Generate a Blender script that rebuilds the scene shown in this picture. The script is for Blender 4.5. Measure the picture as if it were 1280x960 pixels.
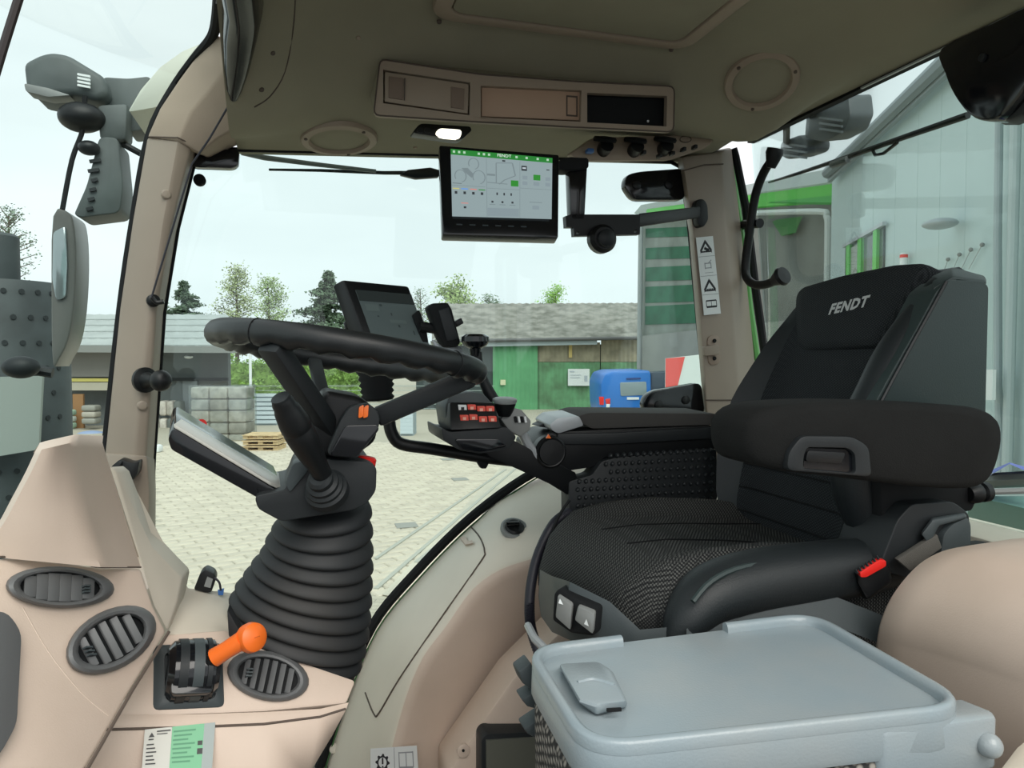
import bpy, bmesh, math, random
from mathutils import Vector, Matrix
for o in list(bpy.data.objects): bpy.data.objects.remove(o)
scn = bpy.context.scene
COL = scn.collection
V = Vector
# ------------------------------------------------------------------ camera
FPX = 930.0; YAW = math.atan(270/930); PITCH = math.atan(35/930); ZC = 1.05
cam = bpy.data.cameras.new('camera'); cam.sensor_width = 36; cam.lens = FPX/1280*36; cam.clip_start = .02; cam.clip_end = 600
camo = bpy.data.objects.new('camera', cam); COL.objects.link(camo)
CAM = V((0, 0, ZC)); camo.location = CAM
camo.rotation_euler = (math.pi/2-PITCH, 0, -YAW)
scn.camera = camo
ROT = camo.rotation_euler.to_matrix(); FWD = ROT @ V((0, 0, -1))
# ------------------------------------------------------------------ sky (overcast)
wd = bpy.data.worlds.new('sky'); scn.world = wd; wd.use_nodes = True
nt = wd.node_tree; nt.nodes.clear()
wo = nt.nodes.new('ShaderNodeOutputWorld'); bg = nt.nodes.new('ShaderNodeBackground')
tc = nt.nodes.new('ShaderNodeTexCoord'); mp = nt.nodes.new('ShaderNodeMapping'); mp.inputs['Scale'].default_value = (1.2, 1.2, 4)
nz = nt.nodes.new('ShaderNodeTexNoise'); nz.inputs['Scale'].default_value = 1.6; nz.inputs['Detail'].default_value = 4
cr = nt.nodes.new('ShaderNodeValToRGB')
cr.color_ramp.elements[0].position = .3; cr.color_ramp.elements[0].color = (.80, .84, .86, 1)
cr.color_ramp.elements[1].position = .7; cr.color_ramp.elements[1].color = (.95, .985, 1.0, 1)
nt.links.new(tc.outputs['Generated'], mp.inputs['Vector']); nt.links.new(mp.outputs[0], nz.inputs['Vector'])
nt.links.new(nz.outputs['Fac'], cr.inputs[0]); nt.links.new(cr.outputs[0], bg.inputs[0]); nt.links.new(bg.outputs[0], wo.inputs[0])
bg.inputs[1].default_value = 1.0
# soft veiled sun from behind the photographer
sl = bpy.data.lights.new('veiled_sun', 'SUN'); sl.energy = 2.4; sl.angle = math.radians(50); sl.color = (1, .95, .88)
so = bpy.data.objects.new('veiled_sun', sl); COL.objects.link(so); so.location = (-1, -7, 8)
so.rotation_euler = V((-.12, .85, -1.0)).to_track_quat('-Z', 'Y').to_euler()
scn.view_settings.view_transform = 'Standard'; scn.view_settings.look = 'None'
scn.view_settings.exposure = 0.36; scn.view_settings.gamma = 1; scn.view_settings.use_curve_mapping = False

# ------------------------------------------------------------------ pixel -> place helpers (measuring only)
def ray(px, py): return ROT @ V(((px-640)/FPX, (480-py)/FPX, -1))
def PX(px, py, x): d = ray(px, py); return CAM+d*(x/d.x)
def PY(px, py, y): d = ray(px, py); return CAM+d*(y/d.y)
def PZ(px, py, z): d = ray(px, py); return CAM+d*((z-ZC)/d.z)
def PD(px, py, t): return CAM+ray(px, py)*t
def LY(y, pts): return [PY(p[0], p[1], p[2] if len(p) > 2 else y) for p in pts]
def LX(x, pts): return [PX(p[0], p[1], p[2] if len(p) > 2 else x) for p in pts]
def LZ(z, pts): return [PZ(p[0], p[1], p[2] if len(p) > 2 else z) for p in pts]
def LD(t, pts): return [PD(p[0], p[1], p[2] if len(p) > 2 else t) for p in pts]
class Plane:
    def __init__(s, a, b, c): s.o = a; s.n = (b-a).cross(c-a).normalized(); s.n = s.n if s.n.dot(CAM-a) > 0 else -s.n
    def p(s, px, py, off=0):
        d = ray(px, py); return CAM+d*((s.o+s.n*off-CAM).dot(s.n)/d.dot(s.n))
    def L(s, pts, off=0): return [s.p(a, b, off) for a, b in pts]
def smooth(pts, n=4, closed=True):
    m = len(pts); out = []
    rng = range(m) if closed else range(m-1)
    for i in rng:
        if closed: p0, p1, p2, p3 = pts[i-1], pts[i], pts[(i+1) % m], pts[(i+2) % m]
        else: p0, p1, p2, p3 = pts[max(i-1, 0)], pts[i], pts[i+1], pts[min(i+2, m-1)]
        for k in range(n):
            t = k/n
            q = [.5*((2*b)+(-a+c)*t+(2*a-5*b+4*c-d)*t*t+(-a+3*b-3*c+d)*t**3) for a, b, c, d in zip(p0, p1, p2, p3)]
            out.append(V(q) if isinstance(p0, Vector) else tuple(q))
    if not closed: out.append(pts[-1])
    return out
def rnd2(pts, r=6, n=3):
    """round the corners of a 2-D pixel outline"""
    out = []; m = len(pts)
    for i in range(m):
        a, b, c = V(pts[i-1][:2]), V(pts[i][:2]), V(pts[(i+1) % m][:2])
        u = a-b; w = c-b; lu, lw = u.length, w.length
        rr = min(r, lu*.45, lw*.45); s = b+u/lu*rr; e = b+w/lw*rr
        for k in range(n+1):
            t = k/n; out.append(tuple((1-t)**2*s+2*t*(1-t)*b+t*t*e))
    return out
# ------------------------------------------------------------------ materials
def newmat(n):
    m = bpy.data.materials.new(n); m.use_nodes = True; t = m.node_tree
    return m, t, t.nodes['Principled BSDF']
def mat(n, col, rough=.5, metal=0, var=.0, vscale=8, bump=0, bscale=300, spec=.5, dirt=None):
    m, t, b = newmat(n); b.inputs['Base Color'].default_value = (*col, 1); b.inputs['Roughness'].default_value = rough
    b.inputs['Metallic'].default_value = metal; b.inputs['Specular IOR Level'].default_value = spec
    c = t.nodes.new('ShaderNodeTexCoord')
    if var:
        z = t.nodes.new('ShaderNodeTexNoise'); z.inputs['Scale'].default_value = vscale; z.inputs['Detail'].default_value = 5
        r = t.nodes.new('ShaderNodeValToRGB'); d = dirt or [x*(1-var) for x in col]
        r.color_ramp.elements[0].position = .32; r.color_ramp.elements[1].position = .62
        r.color_ramp.elements[0].color = (*d, 1); r.color_ramp.elements[1].color = (*[min(1, x*(1+var*.4)) for x in col], 1)
        t.links.new(c.outputs['Object'], z.inputs['Vector']); t.links.new(z.outputs['Fac'], r.inputs[0]); t.links.new(r.outputs[0], b.inputs['Base Color'])
    if bump:
        z = t.nodes.new('ShaderNodeTexNoise'); z.inputs['Scale'].default_value = bscale; z.inputs['Detail'].default_value = 2
        bp = t.nodes.new('ShaderNodeBump'); bp.inputs['Strength'].default_value = bump; bp.inputs['Distance'].default_value = .002
        t.links.new(c.outputs['Object'], z.inputs['Vector']); t.links.new(z.outputs['Fac'], bp.inputs['Height']); t.links.new(bp.outputs[0], b.inputs['Normal'])
    return m
def weave(n, c1, c2, scale, rough=.85):
    m, t, b = newmat(n); b.inputs['Roughness'].default_value = rough; b.inputs['Specular IOR Level'].default_value = .25
    c = t.nodes.new('ShaderNodeTexCoord'); v = t.nodes.new('ShaderNodeTexVoronoi'); v.inputs['Scale'].default_value = scale; v.inputs['Randomness'].default_value = .0
    mp = t.nodes.new('ShaderNodeMapping'); mp.inputs['Rotation'].default_value = (.5, .6, .75)
    r = t.nodes.new('ShaderNodeValToRGB'); r.color_ramp.elements[0].position = .25; r.color_ramp.elements[1].position = .55
    r.color_ramp.elements[0].color = (*c2, 1); r.color_ramp.elements[1].color = (*c1, 1)
    bp = t.nodes.new('ShaderNodeBump'); bp.inputs['Strength'].default_value = .5; bp.inputs['Distance'].default_value = .002; bp.invert = True
    t.links.new(c.outputs['Object'], mp.inputs[0]); t.links.new(mp.outputs[0], v.inputs['Vector'])
    t.links.new(v.outputs['Distance'], r.inputs[0]); t.links.new(r.outputs[0], b.inputs['Base Color'])
    t.links.new(v.outputs['Distance'], bp.inputs['Height']); t.links.new(bp.outputs[0], b.inputs['Normal'])
    return m
def emis(n, col, s=1):
    m, t, b = newmat(n); b.inputs['Base Color'].default_value = (0, 0, 0, 1); b.inputs['Emission Color'].default_value = (*col, 1); b.inputs['Emission Strength'].default_value = s; b.inputs['Roughness'].default_value = .3
    return m
def glassm(n, tint, refl=.06, fk=.35):
    m, t, b = newmat(n); t.nodes.remove(b); o = t.nodes['Material Output']
    tr = t.nodes.new('ShaderNodeBsdfTransparent'); tr.inputs[0].default_value = (*tint, 1)
    g = t.nodes.new('ShaderNodeBsdfGlossy'); g.inputs['Roughness'].default_value = .02
    mx = t.nodes.new('ShaderNodeMixShader'); fr = t.nodes.new('ShaderNodeLayerWeight'); fr.inputs[0].default_value = .25
    ma = t.nodes.new('ShaderNodeMath'); ma.operation = 'MULTIPLY_ADD'; ma.inputs[1].default_value = fk; ma.inputs[2].default_value = refl*.3
    t.links.new(fr.outputs['Fresnel'], ma.inputs[0]); t.links.new(ma.outputs[0], mx.inputs[0]); t.links.new(tr.outputs[0], mx.inputs[1]); t.links.new(g.outputs[0], mx.inputs[2]); t.links.new(mx.outputs[0], o.inputs[0])
    return m
M = dict(
 beige=mat('beige_plastic', (.62, .50, .415), .55, var=.10, vscale=5, bump=.12, bscale=500, dirt=(.57, .455, .37)),
 cream=mat('cream_plastic', (.60, .55, .46), .55, var=.08, vscale=5, bump=.1, bscale=500),
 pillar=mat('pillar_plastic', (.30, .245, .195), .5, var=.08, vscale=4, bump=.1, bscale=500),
 liner=mat('headliner', (.31, .285, .205), .9, var=.06, vscale=6, bump=.3, bscale=700),
 liner2=mat('overhead_plastic', (.36, .285, .215), .6, var=.06, vscale=6),
 seam=mat('seam_dark', (.10, .075, .06), .8),
 black=mat('black_plastic', (.007, .008, .009), .42, bump=.08, bscale=600, spec=.35),
 blackm=mat('black_matte', (.006, .007, .008), .75, spec=.3),
 gloss=mat('black_gloss', (.006, .007, .009), .12),
 dark=mat('dark_grey_plastic', (.016, .019, .021), .5, bump=.1, bscale=600, spec=.35),
 grey=mat('grey_plastic', (.050, .062, .066), .5, bump=.1, bscale=500, spec=.4),
 vent=mat('vent_grey', (.115, .118, .120), .5, bump=.1, bscale=600),
 mid=mat('mid_grey_plastic', (.22, .23, .225), .5),
 rubber=mat('bellows_rubber', (.018, .021, .024), .58, var=.25, vscale=7, dirt=(.028, .027, .026), spec=.4),
 table=mat('table_plastic', (.215, .265, .290), .27, var=.4, vscale=6, dirt=(.29, .325, .335), bump=.15, bscale=350),
 leather=mat('seat_leather', (.013, .017, .019), .5, bump=.2, bscale=420, spec=.4),
 leather2=mat('seat_side_leather', (.022, .037, .037), .5, bump=.15, bscale=420),
 arm=mat('armrest_cloth', (.0105, .011, .0108), .85, spec=.2, var=.2, vscale=9, bump=.3, bscale=600),
 cloth=weave('seat_weave', (.010, .011, .012), (.115, .118, .112), 270),
 cloth2=weave('back_weave', (.009, .011, .013), (.040, .046, .050), 300),
 mesh=weave('passenger_weave', (.03, .03, .03), (.30, .28, .25), 120),
 orange=mat('orange_plastic', (.90, .17, .02), .4), red=mat('red_plastic', (.75, .02, .015), .4),
 redbtn=mat('red_button', (.72, .07, .04), .45), white=mat('white_print', (.75, .78, .78), .5), cable=mat('cable', (.02, .02, .03), .5),
 silver=mat('silver_plastic', (.42, .45, .47), .32, metal=.3), steel=mat('steel', (.5, .5, .5), .35, metal=.9), chrome=mat('chrome', (.8, .8, .8), .15, metal=1),
 green=mat('tractor_green', (.06, .22, .05), .4), glass=glassm('side_glass', (.85, .915, .905)), glassf=glassm('windscreen_glass', (.77, .87, .85), .03, .10),
 blue=mat('blue_plastic', (.03, .12, .35), .4), clear=glassm('clear_lens', (.8, .85, .88), .2),
 stitch=mat('silver_thread', (.55, .56, .56), .5),
)
# ------------------------------------------------------------------ mesh builders (world coordinates)
class G:
    def __init__(s): s.bm = bmesh.new(); s.slots = []
    def _f(s, vs, mi=0):
        try: f = s.bm.faces.new(vs); f.material_index = mi; return f
        except ValueError: return None
    def loft(s, loops, cap=True, closed=True, mi=0):
        R = [[s.bm.verts.new(p) for p in l] for l in loops]
        n = len(loops[0])
        for a, b in zip(R, R[1:]):
            for i in range(n if closed else n-1): s._f([a[i], a[(i+1) % n], b[(i+1) % n], b[i]], mi)
        if cap and closed: s._f(R[0][::-1], mi); s._f(R[-1], mi)
        return s
    def prism(s, pts, vec, mi=0): v = V(vec); return s.loft([pts, [p+v for p in pts]], mi=mi)
    def box(s, c, size, rot=None, mi=0):
        r = rot or Matrix.Identity(3); c = V(c); h = [x/2 for x in size]
        l = lambda z: [c+r @ V((x*h[0], y*h[1], z*h[2])) for x, y in ((-1, -1), (1, -1), (1, 1), (-1, 1))]
        return s.loft([l(-1), l(1)], mi=mi)
    def bar(s, a, b, w, h, up=(0, 0, 1), mi=0):
        a, b = V(a), V(b); d = (b-a).normalized(); u = V(up); x = d.cross(u).normalized(); y = x.cross(d)
        l = lambda p: [p-x*w/2-y*h/2, p+x*w/2-y*h/2, p+x*w/2+y*h/2, p-x*w/2+y*h/2]
        return s.loft([l(a), l(b)], mi=mi)
    def tube(s, pts, r, n=10, closed=False, cap=True, mi=0):
        m = len(pts); T = []
        for i in range(m):
            if closed: T.append((pts[(i+1) % m]-pts[i-1]).normalized())
            else: T.append((pts[min(i+1, m-1)]-pts[max(i-1, 0)]).normalized())
        a = V((0, 0, 1)) if abs(T[0].z) < .9 else V((1, 0, 0)); x = T[0].cross(a).normalized(); loops = []
        for i in range(m):
            x = (x-T[i]*x.dot(T[i])).normalized(); y = T[i].cross(x); rr = r[i] if isinstance(r, (list, tuple)) else r
            loops.append([pts[i]+(x*math.cos(k*2*math.pi/n)+y*math.sin(k*2*math.pi/n))*rr for k in range(n)])
        if closed: loops.append(loops[0]); cap = False
        return s.loft(loops, cap=cap, mi=mi)
    def lathe(s, prof, o, axis, n=24, mi=0, sc=(1, 1), xdir=None):
        o = V(o); z = V(axis).normalized(); a = V(xdir) if xdir is not None else (V((0, 0, 1)) if abs(z.z) < .9 else V((1, 0, 0)))
        x = (a-z*a.dot(z)).normalized(); y = z.cross(x)
        return s.loft([[o+z*h+(x*math.cos(k*2*math.pi/n)*sc[0]+y*math.sin(k*2*math.pi/n)*sc[1])*max(r, 1e-5) for k in range(n)] for r, h in prof], mi=mi)
    def ball(s, c, r, n=14, sc=(1, 1, 1), mi=0):
        c = V(c); L = []
        for j in range(n+1):
            p = math.pi*j/n; rr = max(math.sin(p), 1e-4)
            L.append([c+V((math.cos(k*2*math.pi/n)*rr*r*sc[0], math.sin(k*2*math.pi/n)*rr*r*sc[1], math.cos(p)*r*sc[2])) for k in range(n)])
        return s.loft(L, mi=mi)
    def poly(s, pts, mi=0): s._f([s.bm.verts.new(p) for p in pts], mi); return s
    def holed(s, outer, holes, vec):
        vec = V(vec); es = []
        for l in [outer]+holes:
            vs = [s.bm.verts.new(p) for p in l]
            es += [s.bm.edges.new((vs[i], vs[(i+1) % len(vs)])) for i in range(len(vs))]
        r = bmesh.ops.triangle_fill(s.bm, use_beauty=True, edges=es)
        fs = [g for g in r['geom'] if isinstance(g, bmesh.types.BMFace)]
        e = bmesh.ops.extrude_face_region(s.bm, geom=fs, use_keep_orig=True)
        bmesh.ops.translate(s.bm, vec=vec, verts=[v for v in e['geom'] if isinstance(v, bmesh.types.BMVert)])
        return s
    def bevel(s, w, seg=2, ang=30):
        s.bm.normal_update(); bmesh.ops.remove_doubles(s.bm, verts=s.bm.verts, dist=1e-6)
        es = [e for e in s.bm.edges if len(e.link_faces) == 2 and e.calc_face_angle(0) > math.radians(ang)]
        bmesh.ops.bevel(s.bm, geom=es, offset=w, segments=seg, profile=.5, affect='EDGES', clamp_overlap=True)
        return s
def wloc(o):
    l = V((0, 0, 0))
    while o: l += o.location; o = o.parent
    return l
def tag(o, label=None, cat=None, group=None, kind=None):
    for k, v in (('label', label), ('category', cat), ('group', group), ('kind', kind)):
        if v: o[k] = v
    return o
def T(name, label, cat, loc, group=None):
    o = bpy.data.objects.new(name, None); COL.objects.link(o); o.location = loc; o.empty_display_size = .05
    return tag(o, label, cat, group)
def O(name, g, m, parent=None, ang=35, label=None, cat=None, group=None, kind=None, at=None):
    bm = g.bm; bmesh.ops.recalc_face_normals(bm, faces=bm.faces)
    me = bpy.data.meshes.new(name); o = bpy.data.objects.new(name, me); COL.objects.link(o)
    if parent: o.parent = parent; org = wloc(parent); o.location = (0, 0, 0)
    else:
        xs = [v.co for v in bm.verts]; mn = [min(v[i] for v in xs) for i in range(3)]; mx = [max(v[i] for v in xs) for i in range(3)]
        org = V(at) if at else V(((mn[0]+mx[0])/2, (mn[1]+mx[1])/2, mn[2])); o.location = org
    bmesh.ops.translate(bm, vec=-org, verts=bm.verts); bm.to_mesh(me); bm.free()
    for x in (m if isinstance(m, (list, tuple)) else [m]): me.materials.append(M[x] if isinstance(x, str) else x)
    me.polygons.foreach_set('use_smooth', [True]*len(me.polygons)); me.set_sharp_from_angle(angle=math.radians(ang))
    return tag(o, label, cat, group, kind)
def S(name, g, m, label=None, parent=None, ang=35): return O(name, g, m, parent, ang, label=label, kind='structure' if parent is None else None)
def ring(outer, inner, depth, bevel=0):
    """closed band between two loops (same count), with depth vector"""
    g = G(); d = V(depth); g.loft([outer, inner, [p+d for p in inner], [p+d for p in outer], outer], cap=False)
    bmesh.ops.remove_doubles(g.bm, verts=g.bm.verts, dist=1e-7)
    return g.bevel(bevel) if bevel else g
def ell(cx, cy, a, b, rot=0, n=28):
    c, s = math.cos(math.radians(rot)), math.sin(math.radians(rot))
    return [(cx+a*math.cos(t)*c-b*math.sin(t)*s, cy+a*math.cos(t)*s+b*math.sin(t)*c) for t in [k*2*math.pi/n for k in range(n)]]
def text(name, body, o, u, v, h, m, parent=None, depth=.0008, **k):
    """flat lettering: o = lower-left corner, u/v = unit right/up, h = cap height"""
    cu = bpy.data.curves.new(name, 'FONT'); cu.body = body; cu.size = 1; cu.extrude = 0; cu.resolution_u = 2; cu.space_character = k.pop('space', 1); cu.offset = k.pop('bold', 0)
    ob = bpy.data.objects.new(name, cu); COL.objects.link(ob); dg = bpy.context.evaluated_depsgraph_get(); dg.update()
    me = bpy.data.meshes.new_from_object(ob.evaluated_get(dg)); bpy.data.objects.remove(ob)
    g = G(); g.bm.from_mesh(me); bpy.data.meshes.remove(me); u = V(u).normalized(); v = V(v).normalized(); sx = k.pop('sx', 1); sh = k.pop('shear', 0)
    for q in g.bm.verts: q.co = V(o)+u*(q.co.x*h/.7*sx+q.co.y*h/.7*sh)+v*q.co.y*h/.7
    return O(name, g, m, parent, **k)
class Quad:
    """flat panel given by its four corners (tl,tr,br,bl); q(u,v) with u right, v down"""
    def __init__(s, tl, tr, br, bl): s.n = (tr-tl).cross(bl-tl).normalized(); s.n = s.n if s.n.dot(CAM-tl) > 0 else -s.n; d = br-CAM; br = CAM+d*((tl-CAM).dot(s.n)/d.dot(s.n)); s.c = (tl, tr, br, bl)
    def __call__(s, u, v, off=0):
        a, b, c, d = s.c; return (a*(1-u)+b*u)*(1-v)+(d*(1-u)+c*u)*v+s.n*off
    def rect(s, u0, v0, u1, v1, off=0): return [s(u0, v0, off), s(u1, v0, off), s(u1, v1, off), s(u0, v1, off)]
def prints(name, q, items, mats, parent, off=.0008):
    g = G()
    for it in items:
        mi = it[0]
        if len(it) == 5 and not isinstance(it[1], tuple): g.poly(q.rect(*it[1:], off=off+mi*.00012), mi)
        else: g.poly([q(u, v, off+mi*.00012) for u, v in it[1:]], mi)
    return O(name, g, mats, parent)
def line(q, a, b, w, mi):
    a, b = V(a), V(b); d = (b-a); d.normalize(); n = V((-d.y, d.x))*w/2
    return (mi, tuple(a-n), tuple(b-n), tuple(b+n), tuple(a+n))
def copies(name): pass
# ================================================================== THE CAB
def W(x, y, z): return V((x, y, ZC+z))          # z relative to eye height
def sstep(a, b, x): t = max(0, min(1, (x-a)/(b-a))); return t*t*(3-2*t)
# ---- ceiling
def interp(tab, x):
    if x <= tab[0][0]: return tab[0][1]
    for (a, b), (c, d) in zip(tab, tab[1:]):
        if x <= c: return b+(d-b)*(x-a)/(c-a)
    return tab[-1][1]
CP = [(.3, .66), (.5, .69), (1.44, .692), (1.50, .682), (1.56, .655), (1.62, .612), (1.68, .562), (1.74, .535), (1.84, .52), (1.96, .507)]
def ceil_z(x, y):
    z = interp(CP, y)+sstep(1.6, 1.8, y)*.05*(x-.1)
    z -= .045*sstep(1.05, 1.30, x)*sstep(1.75, 1.5, y)
    z -= .075*sstep(.80, 1.16, x)*sstep(1.28, 1.56, y)*sstep(1.8, 1.56, y)
    z -= .10*sstep(.12, -.16, x)*sstep(1.3, 1.6, y)*sstep(1.9, 1.6, y)
    return z+(.647-z)*sstep(1.10, 1.29, x)
g = G(); NX, NY = 40, 48; XS = [-.13+1.44*i/NX for i in range(NX+1)]; YS = [.3+1.66*(j/NY)**.85 for j in range(NY+1)]
lo = [[g.bm.verts.new(W(x, y, ceil_z(x, y))) for y in YS] for x in XS]
hi = [[g.bm.verts.new(W(x, y, .76+(.0 if .35 < y < 1.9 else -.04))) for y in YS] for x in XS]
for i in range(NX):
    for j in range(NY): g._f([lo[i][j], lo[i][j+1], lo[i+1][j+1], lo[i+1][j]]); g._f([hi[i][j], hi[i+1][j], hi[i+1][j+1], hi[i][j+1]])
for i in range(NX): g._f([lo[i][0], lo[i+1][0], hi[i+1][0], hi[i][0]]); g._f([lo[i][NY], hi[i][NY], hi[i+1][NY], lo[i+1][NY]])
for j in range(NY): g._f([lo[0][j], hi[0][j], hi[0][j+1], lo[0][j+1]]); g._f([lo[NX][j], lo[NX][j+1], hi[NX][j+1], hi[NX][j]])
ceiling = S('ceiling', g, 'liner', 'olive beige fabric headliner of the cab roof', ang=60)
def ceil_hit(px, py, off=0):
    d = ray(px, py); t = .5
    for k in range(4000):
        p = CAM+d*t
        if .3 <= p.y <= 1.96 and p.z-ZC >= ceil_z(p.x, p.y): break
        t += .001
    e = .01; n = V((-(ceil_z(p.x+e, p.y)-ceil_z(p.x-e, p.y))/(2*e), -(ceil_z(p.x, p.y+e)-ceil_z(p.x, p.y-e))/(2*e), 1)).normalized()
    return p-n*off, -n
# little fixing buttons in the liner
for px, py in ((341, 66), (327, 112), (448, 47), (519, 184)):
    p, n = ceil_hit(px, py); O('trim_button', G().lathe([(0, .003), (.004, .003), (.006, 0), (.006, -.004)], p, n, 12), 'seam' if px < 400 else 'liner2', ceiling)
# ---- seam of the corner trim
O('seam', G().tube([ceil_hit(*p)[0] for p in smooth([(369, 0), (366, 40), (356, 90), (338, 120), (318, 134)], 4, False)], .0016, 6), 'seam', ceiling)
# ---- roof hatch
HZ = ZC+.672
hq = [PZ(540, 27, HZ), PZ(850, 63, HZ)]
x0, x1, yh = .262, .835, 1.50
def rrect(x0, x1, y0, y1, z, r, n=5):
    out = []
    for cx, cy, a in ((x1-r, y1-r, 0), (x0+r, y1-r, 90), (x0+r, y0+r, 180), (x1-r, y0+r, 270)):
        for k in range(n+1): t = math.radians(a+90*k/n); out.append(V((cx+r*math.cos(t), cy+r*math.sin(t), z)))
    return out
hatch = T('roof_hatch', 'square olive roof hatch with raised rounded frame in the headliner', 'roof hatch', (.55, 1.2, HZ))
hf = rrect(x0, x1, .84, yh, HZ, .05); hi_ = rrect(x0+.035, x1-.035, .875, yh-.035, HZ-.002, .03)
O('frame', ring(hf, hi_, (0, 0, .045), .006), 'liner2', hatch)
O('panel', G().prism(rrect(x0+.037, x1-.037, .877, yh-.037, HZ+.002, .028), (0, 0, .03)).bevel(.003), 'liner', hatch)
for px, py in ((549, 28), (839, 63)):
    O('screw', G().lathe([(0, .002), (.004, .002), (.005, 0), (.005, -.004)], PZ(px, py, HZ-.001), (0, 0, -1), 10), 'seam', hatch)
0 and O('recess', ring(rrect(x0-.03, x1+.03, .81, yh+.03, HZ+.012, .07), rrect(x0-.004, x1+.004, .836, yh+.004, HZ+.006, .053), (0, 0, .04)), 'liner', hatch)
# ---- overhead storage console
oc = T('overhead_console', 'beige overhead console with two lids and an empty black radio slot', 'overhead console', PY(650, 150, 1.62))
def cy(px): return interp([(465, 1.60), (600, 1.565), (845, 1.58)], px)
def CL(pts, off=0): return [PY(a, b, cy(a)+off) for a, b in pts]
outer = CL(rnd2([(467, 144), (475, 74), (600, 93), (720, 102), (843, 108), (842, 165), (720, 159), (590, 152)], 8))
h1 = CL([(479, 87), (588, 103), (587, 144), (479, 129)]); h2 = CL([(601, 107), (727, 113), (726, 152), (601, 147)]); h3 = CL([(734, 116), (834, 120), (833, 158), (734, 153)])
O('face', G().holed(outer, [h1, h2, h3], (0, .014, 0)), 'liner2', oc)
O('housing', G().loft([outer, [p+V((0, .012, .002)) for p in outer], [p+V((0, .08, .06)) for p in outer]], cap=False), 'liner', oc)
O('rim_seam', G().tube(outer, .0018, 6, closed=True), 'seam', oc)
lid = O('lid', G().prism(CL([(481, 89.5), (586, 105), (585, 142), (481, 127)], .002), (0, .01, 0)).bevel(.002), 'liner2', oc)
for a in ([(486, 95), (504, 97.5), (503, 124.5), (486, 122)], [(564, 108), (581, 110.5), (580, 136.5), (564, 134)]):
    O('grip', G().prism(CL(a, -.001), (0, .004, 0)).bevel(.001), mat('grip_brown', (.22, .16, .12), .7), lid)
O('divider', G().prism(CL([(505.5, 97.5), (507, 97.7), (506, 125), (505, 124.8)], -.001), (0, .004, 0)), 'seam', lid)
lid2 = O('lid', G().prism(CL([(602, 108.5), (726, 114.5), (725, 150.5), (602, 145.5)], .012), (0, .01, 0)).bevel(.002), mat('lid_brown', (.50, .34, .24), .6), oc)
O('catch', ring(CL([(708, 119), (722, 120), (722, 146), (708, 145)], .011), CL([(709.5, 121), (720.5, 122), (720.5, 144), (709.5, 143)], .011), (0, .002, 0)), 'seam', lid2)
h3s = CL([(734, 116), (834, 120), (833, 158), (734, 153)], .004); g = G().loft([h3s, [p+V((0, .022, .0)) for p in h3s]], cap=False).poly([p+V((0, .022, .0)) for p in h3s]); O('radio_slot', g, 'blackm', oc)
O('slot_screw', G().ball(PY(810, 151.5, 1.594), .003, 8), 'white', oc)
# ---- reading lamp
dl = T('dome_light', 'lit reading lamp with black housing under the overhead console', 'ceiling light', PY(552, 164, 1.66))
O('housing', G().prism(LY(1.675, rnd2([(515, 166), (525, 154), (588, 158), (590, 163), (577, 175), (548, 171)], 5)), (0, .05, .004)).bevel(.002), 'black', dl)
O('lens', G().prism(LY(1.672, rnd2([(543, 168), (549, 160), (578, 162), (575, 174), (552, 172)], 5)), (0, .01, 0)).bevel(.002), emis('lamp_glow', (1, .95, .78), 1.6), dl)
for px in (526, 535): O('switch', G().prism(LY(1.673, rnd2([(px-4, 159), (px+4, 160), (px+3, 166), (px-5, 165)], 2)), (0, .006, 0)), 'dark', dl)
# ---- loudspeakers
def speaker(px, py, r, label, lift=.0):
    p, n = ceil_hit(px, py); t = T('ceiling_speaker', label, 'speaker', p, 'round speaker grilles in the headliner')
    O('bezel', G().lathe([(r, -.02), (r, .006), (r*.97, .010), (r*.80, .012), (r*.76, .004), (r*.76, -.02)], p, n, 40), 'liner2', t)
    O('grille', G().lathe([(r*.77, -.015), (r*.77, .003), (r*.5, .007), (0, .008)], p, n, 40), 'liner', t)
    a = n.orthogonal().normalized(); b = n.cross(a)
    for k in range(3):
        th = k*2.094+.6; O('screw', G().lathe([(0, .002), (.004, .002), (.004, -.002)], p+n*.0115+(a*math.cos(th)+b*math.sin(th))*r*.88, n, 8), 'seam', t)
speaker(424, 172, .090, 'round beige speaker in the headliner above the front of the side window')
speaker(952, 100, .083, 'round beige speaker in the rear corner of the headliner')
p, n = ceil_hit(1195, -8); 
# ---- socket strip
ss = T('socket_strip', 'strip of black round power sockets under the overhead console', 'socket strip', PY(800, 188, 1.74))
O('plate', G().prism(LY(1.74, rnd2([(712, 193), (742, 172), (885, 168), (893, 176), (880, 186), (838, 200), (725, 201)], 4)), (0, .03, .004)).bevel(.002), 'liner2', ss)
for px, py, r in ((755, 183, .022), (793, 184, .022), (830, 183, .022)):
    c = PY(px, py, 1.735); s_ = O('socket', G().lathe([(r*.8, .02), (r*.8, -.012), (r*.7, -.016), (0, -.016)], c+V((0, 0, -.006)), (0, -1, .25), 18), 'black', ss)
    O('cap', G().lathe([(r*1.25, 0), (r*1.35, -.006), (r*1.2, -.012), (0, -.014)], c+V((0, -.004, .010)), (0, .35, -1), 18), 'blackm', s_)
for px, py, m in ((737, 189, 'blue'), (804, 191, 'black'), (824, 195, 'black'), (840, 192, 'black'), (854, 187, 'black'), (868, 184, 'black')):
    O('plug', G().box(PY(px, py, 1.72), (.017 if m == 'blue' else .009, .02, .010)).bevel(.002), m, ss)
O('jack_ring', G().tube([PY(857+7*math.cos(t), 174+4*math.sin(t), 1.737) for t in [k*math.pi/8 for k in range(16)]], .0012, 6, closed=True), 'seam', ss)
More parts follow.
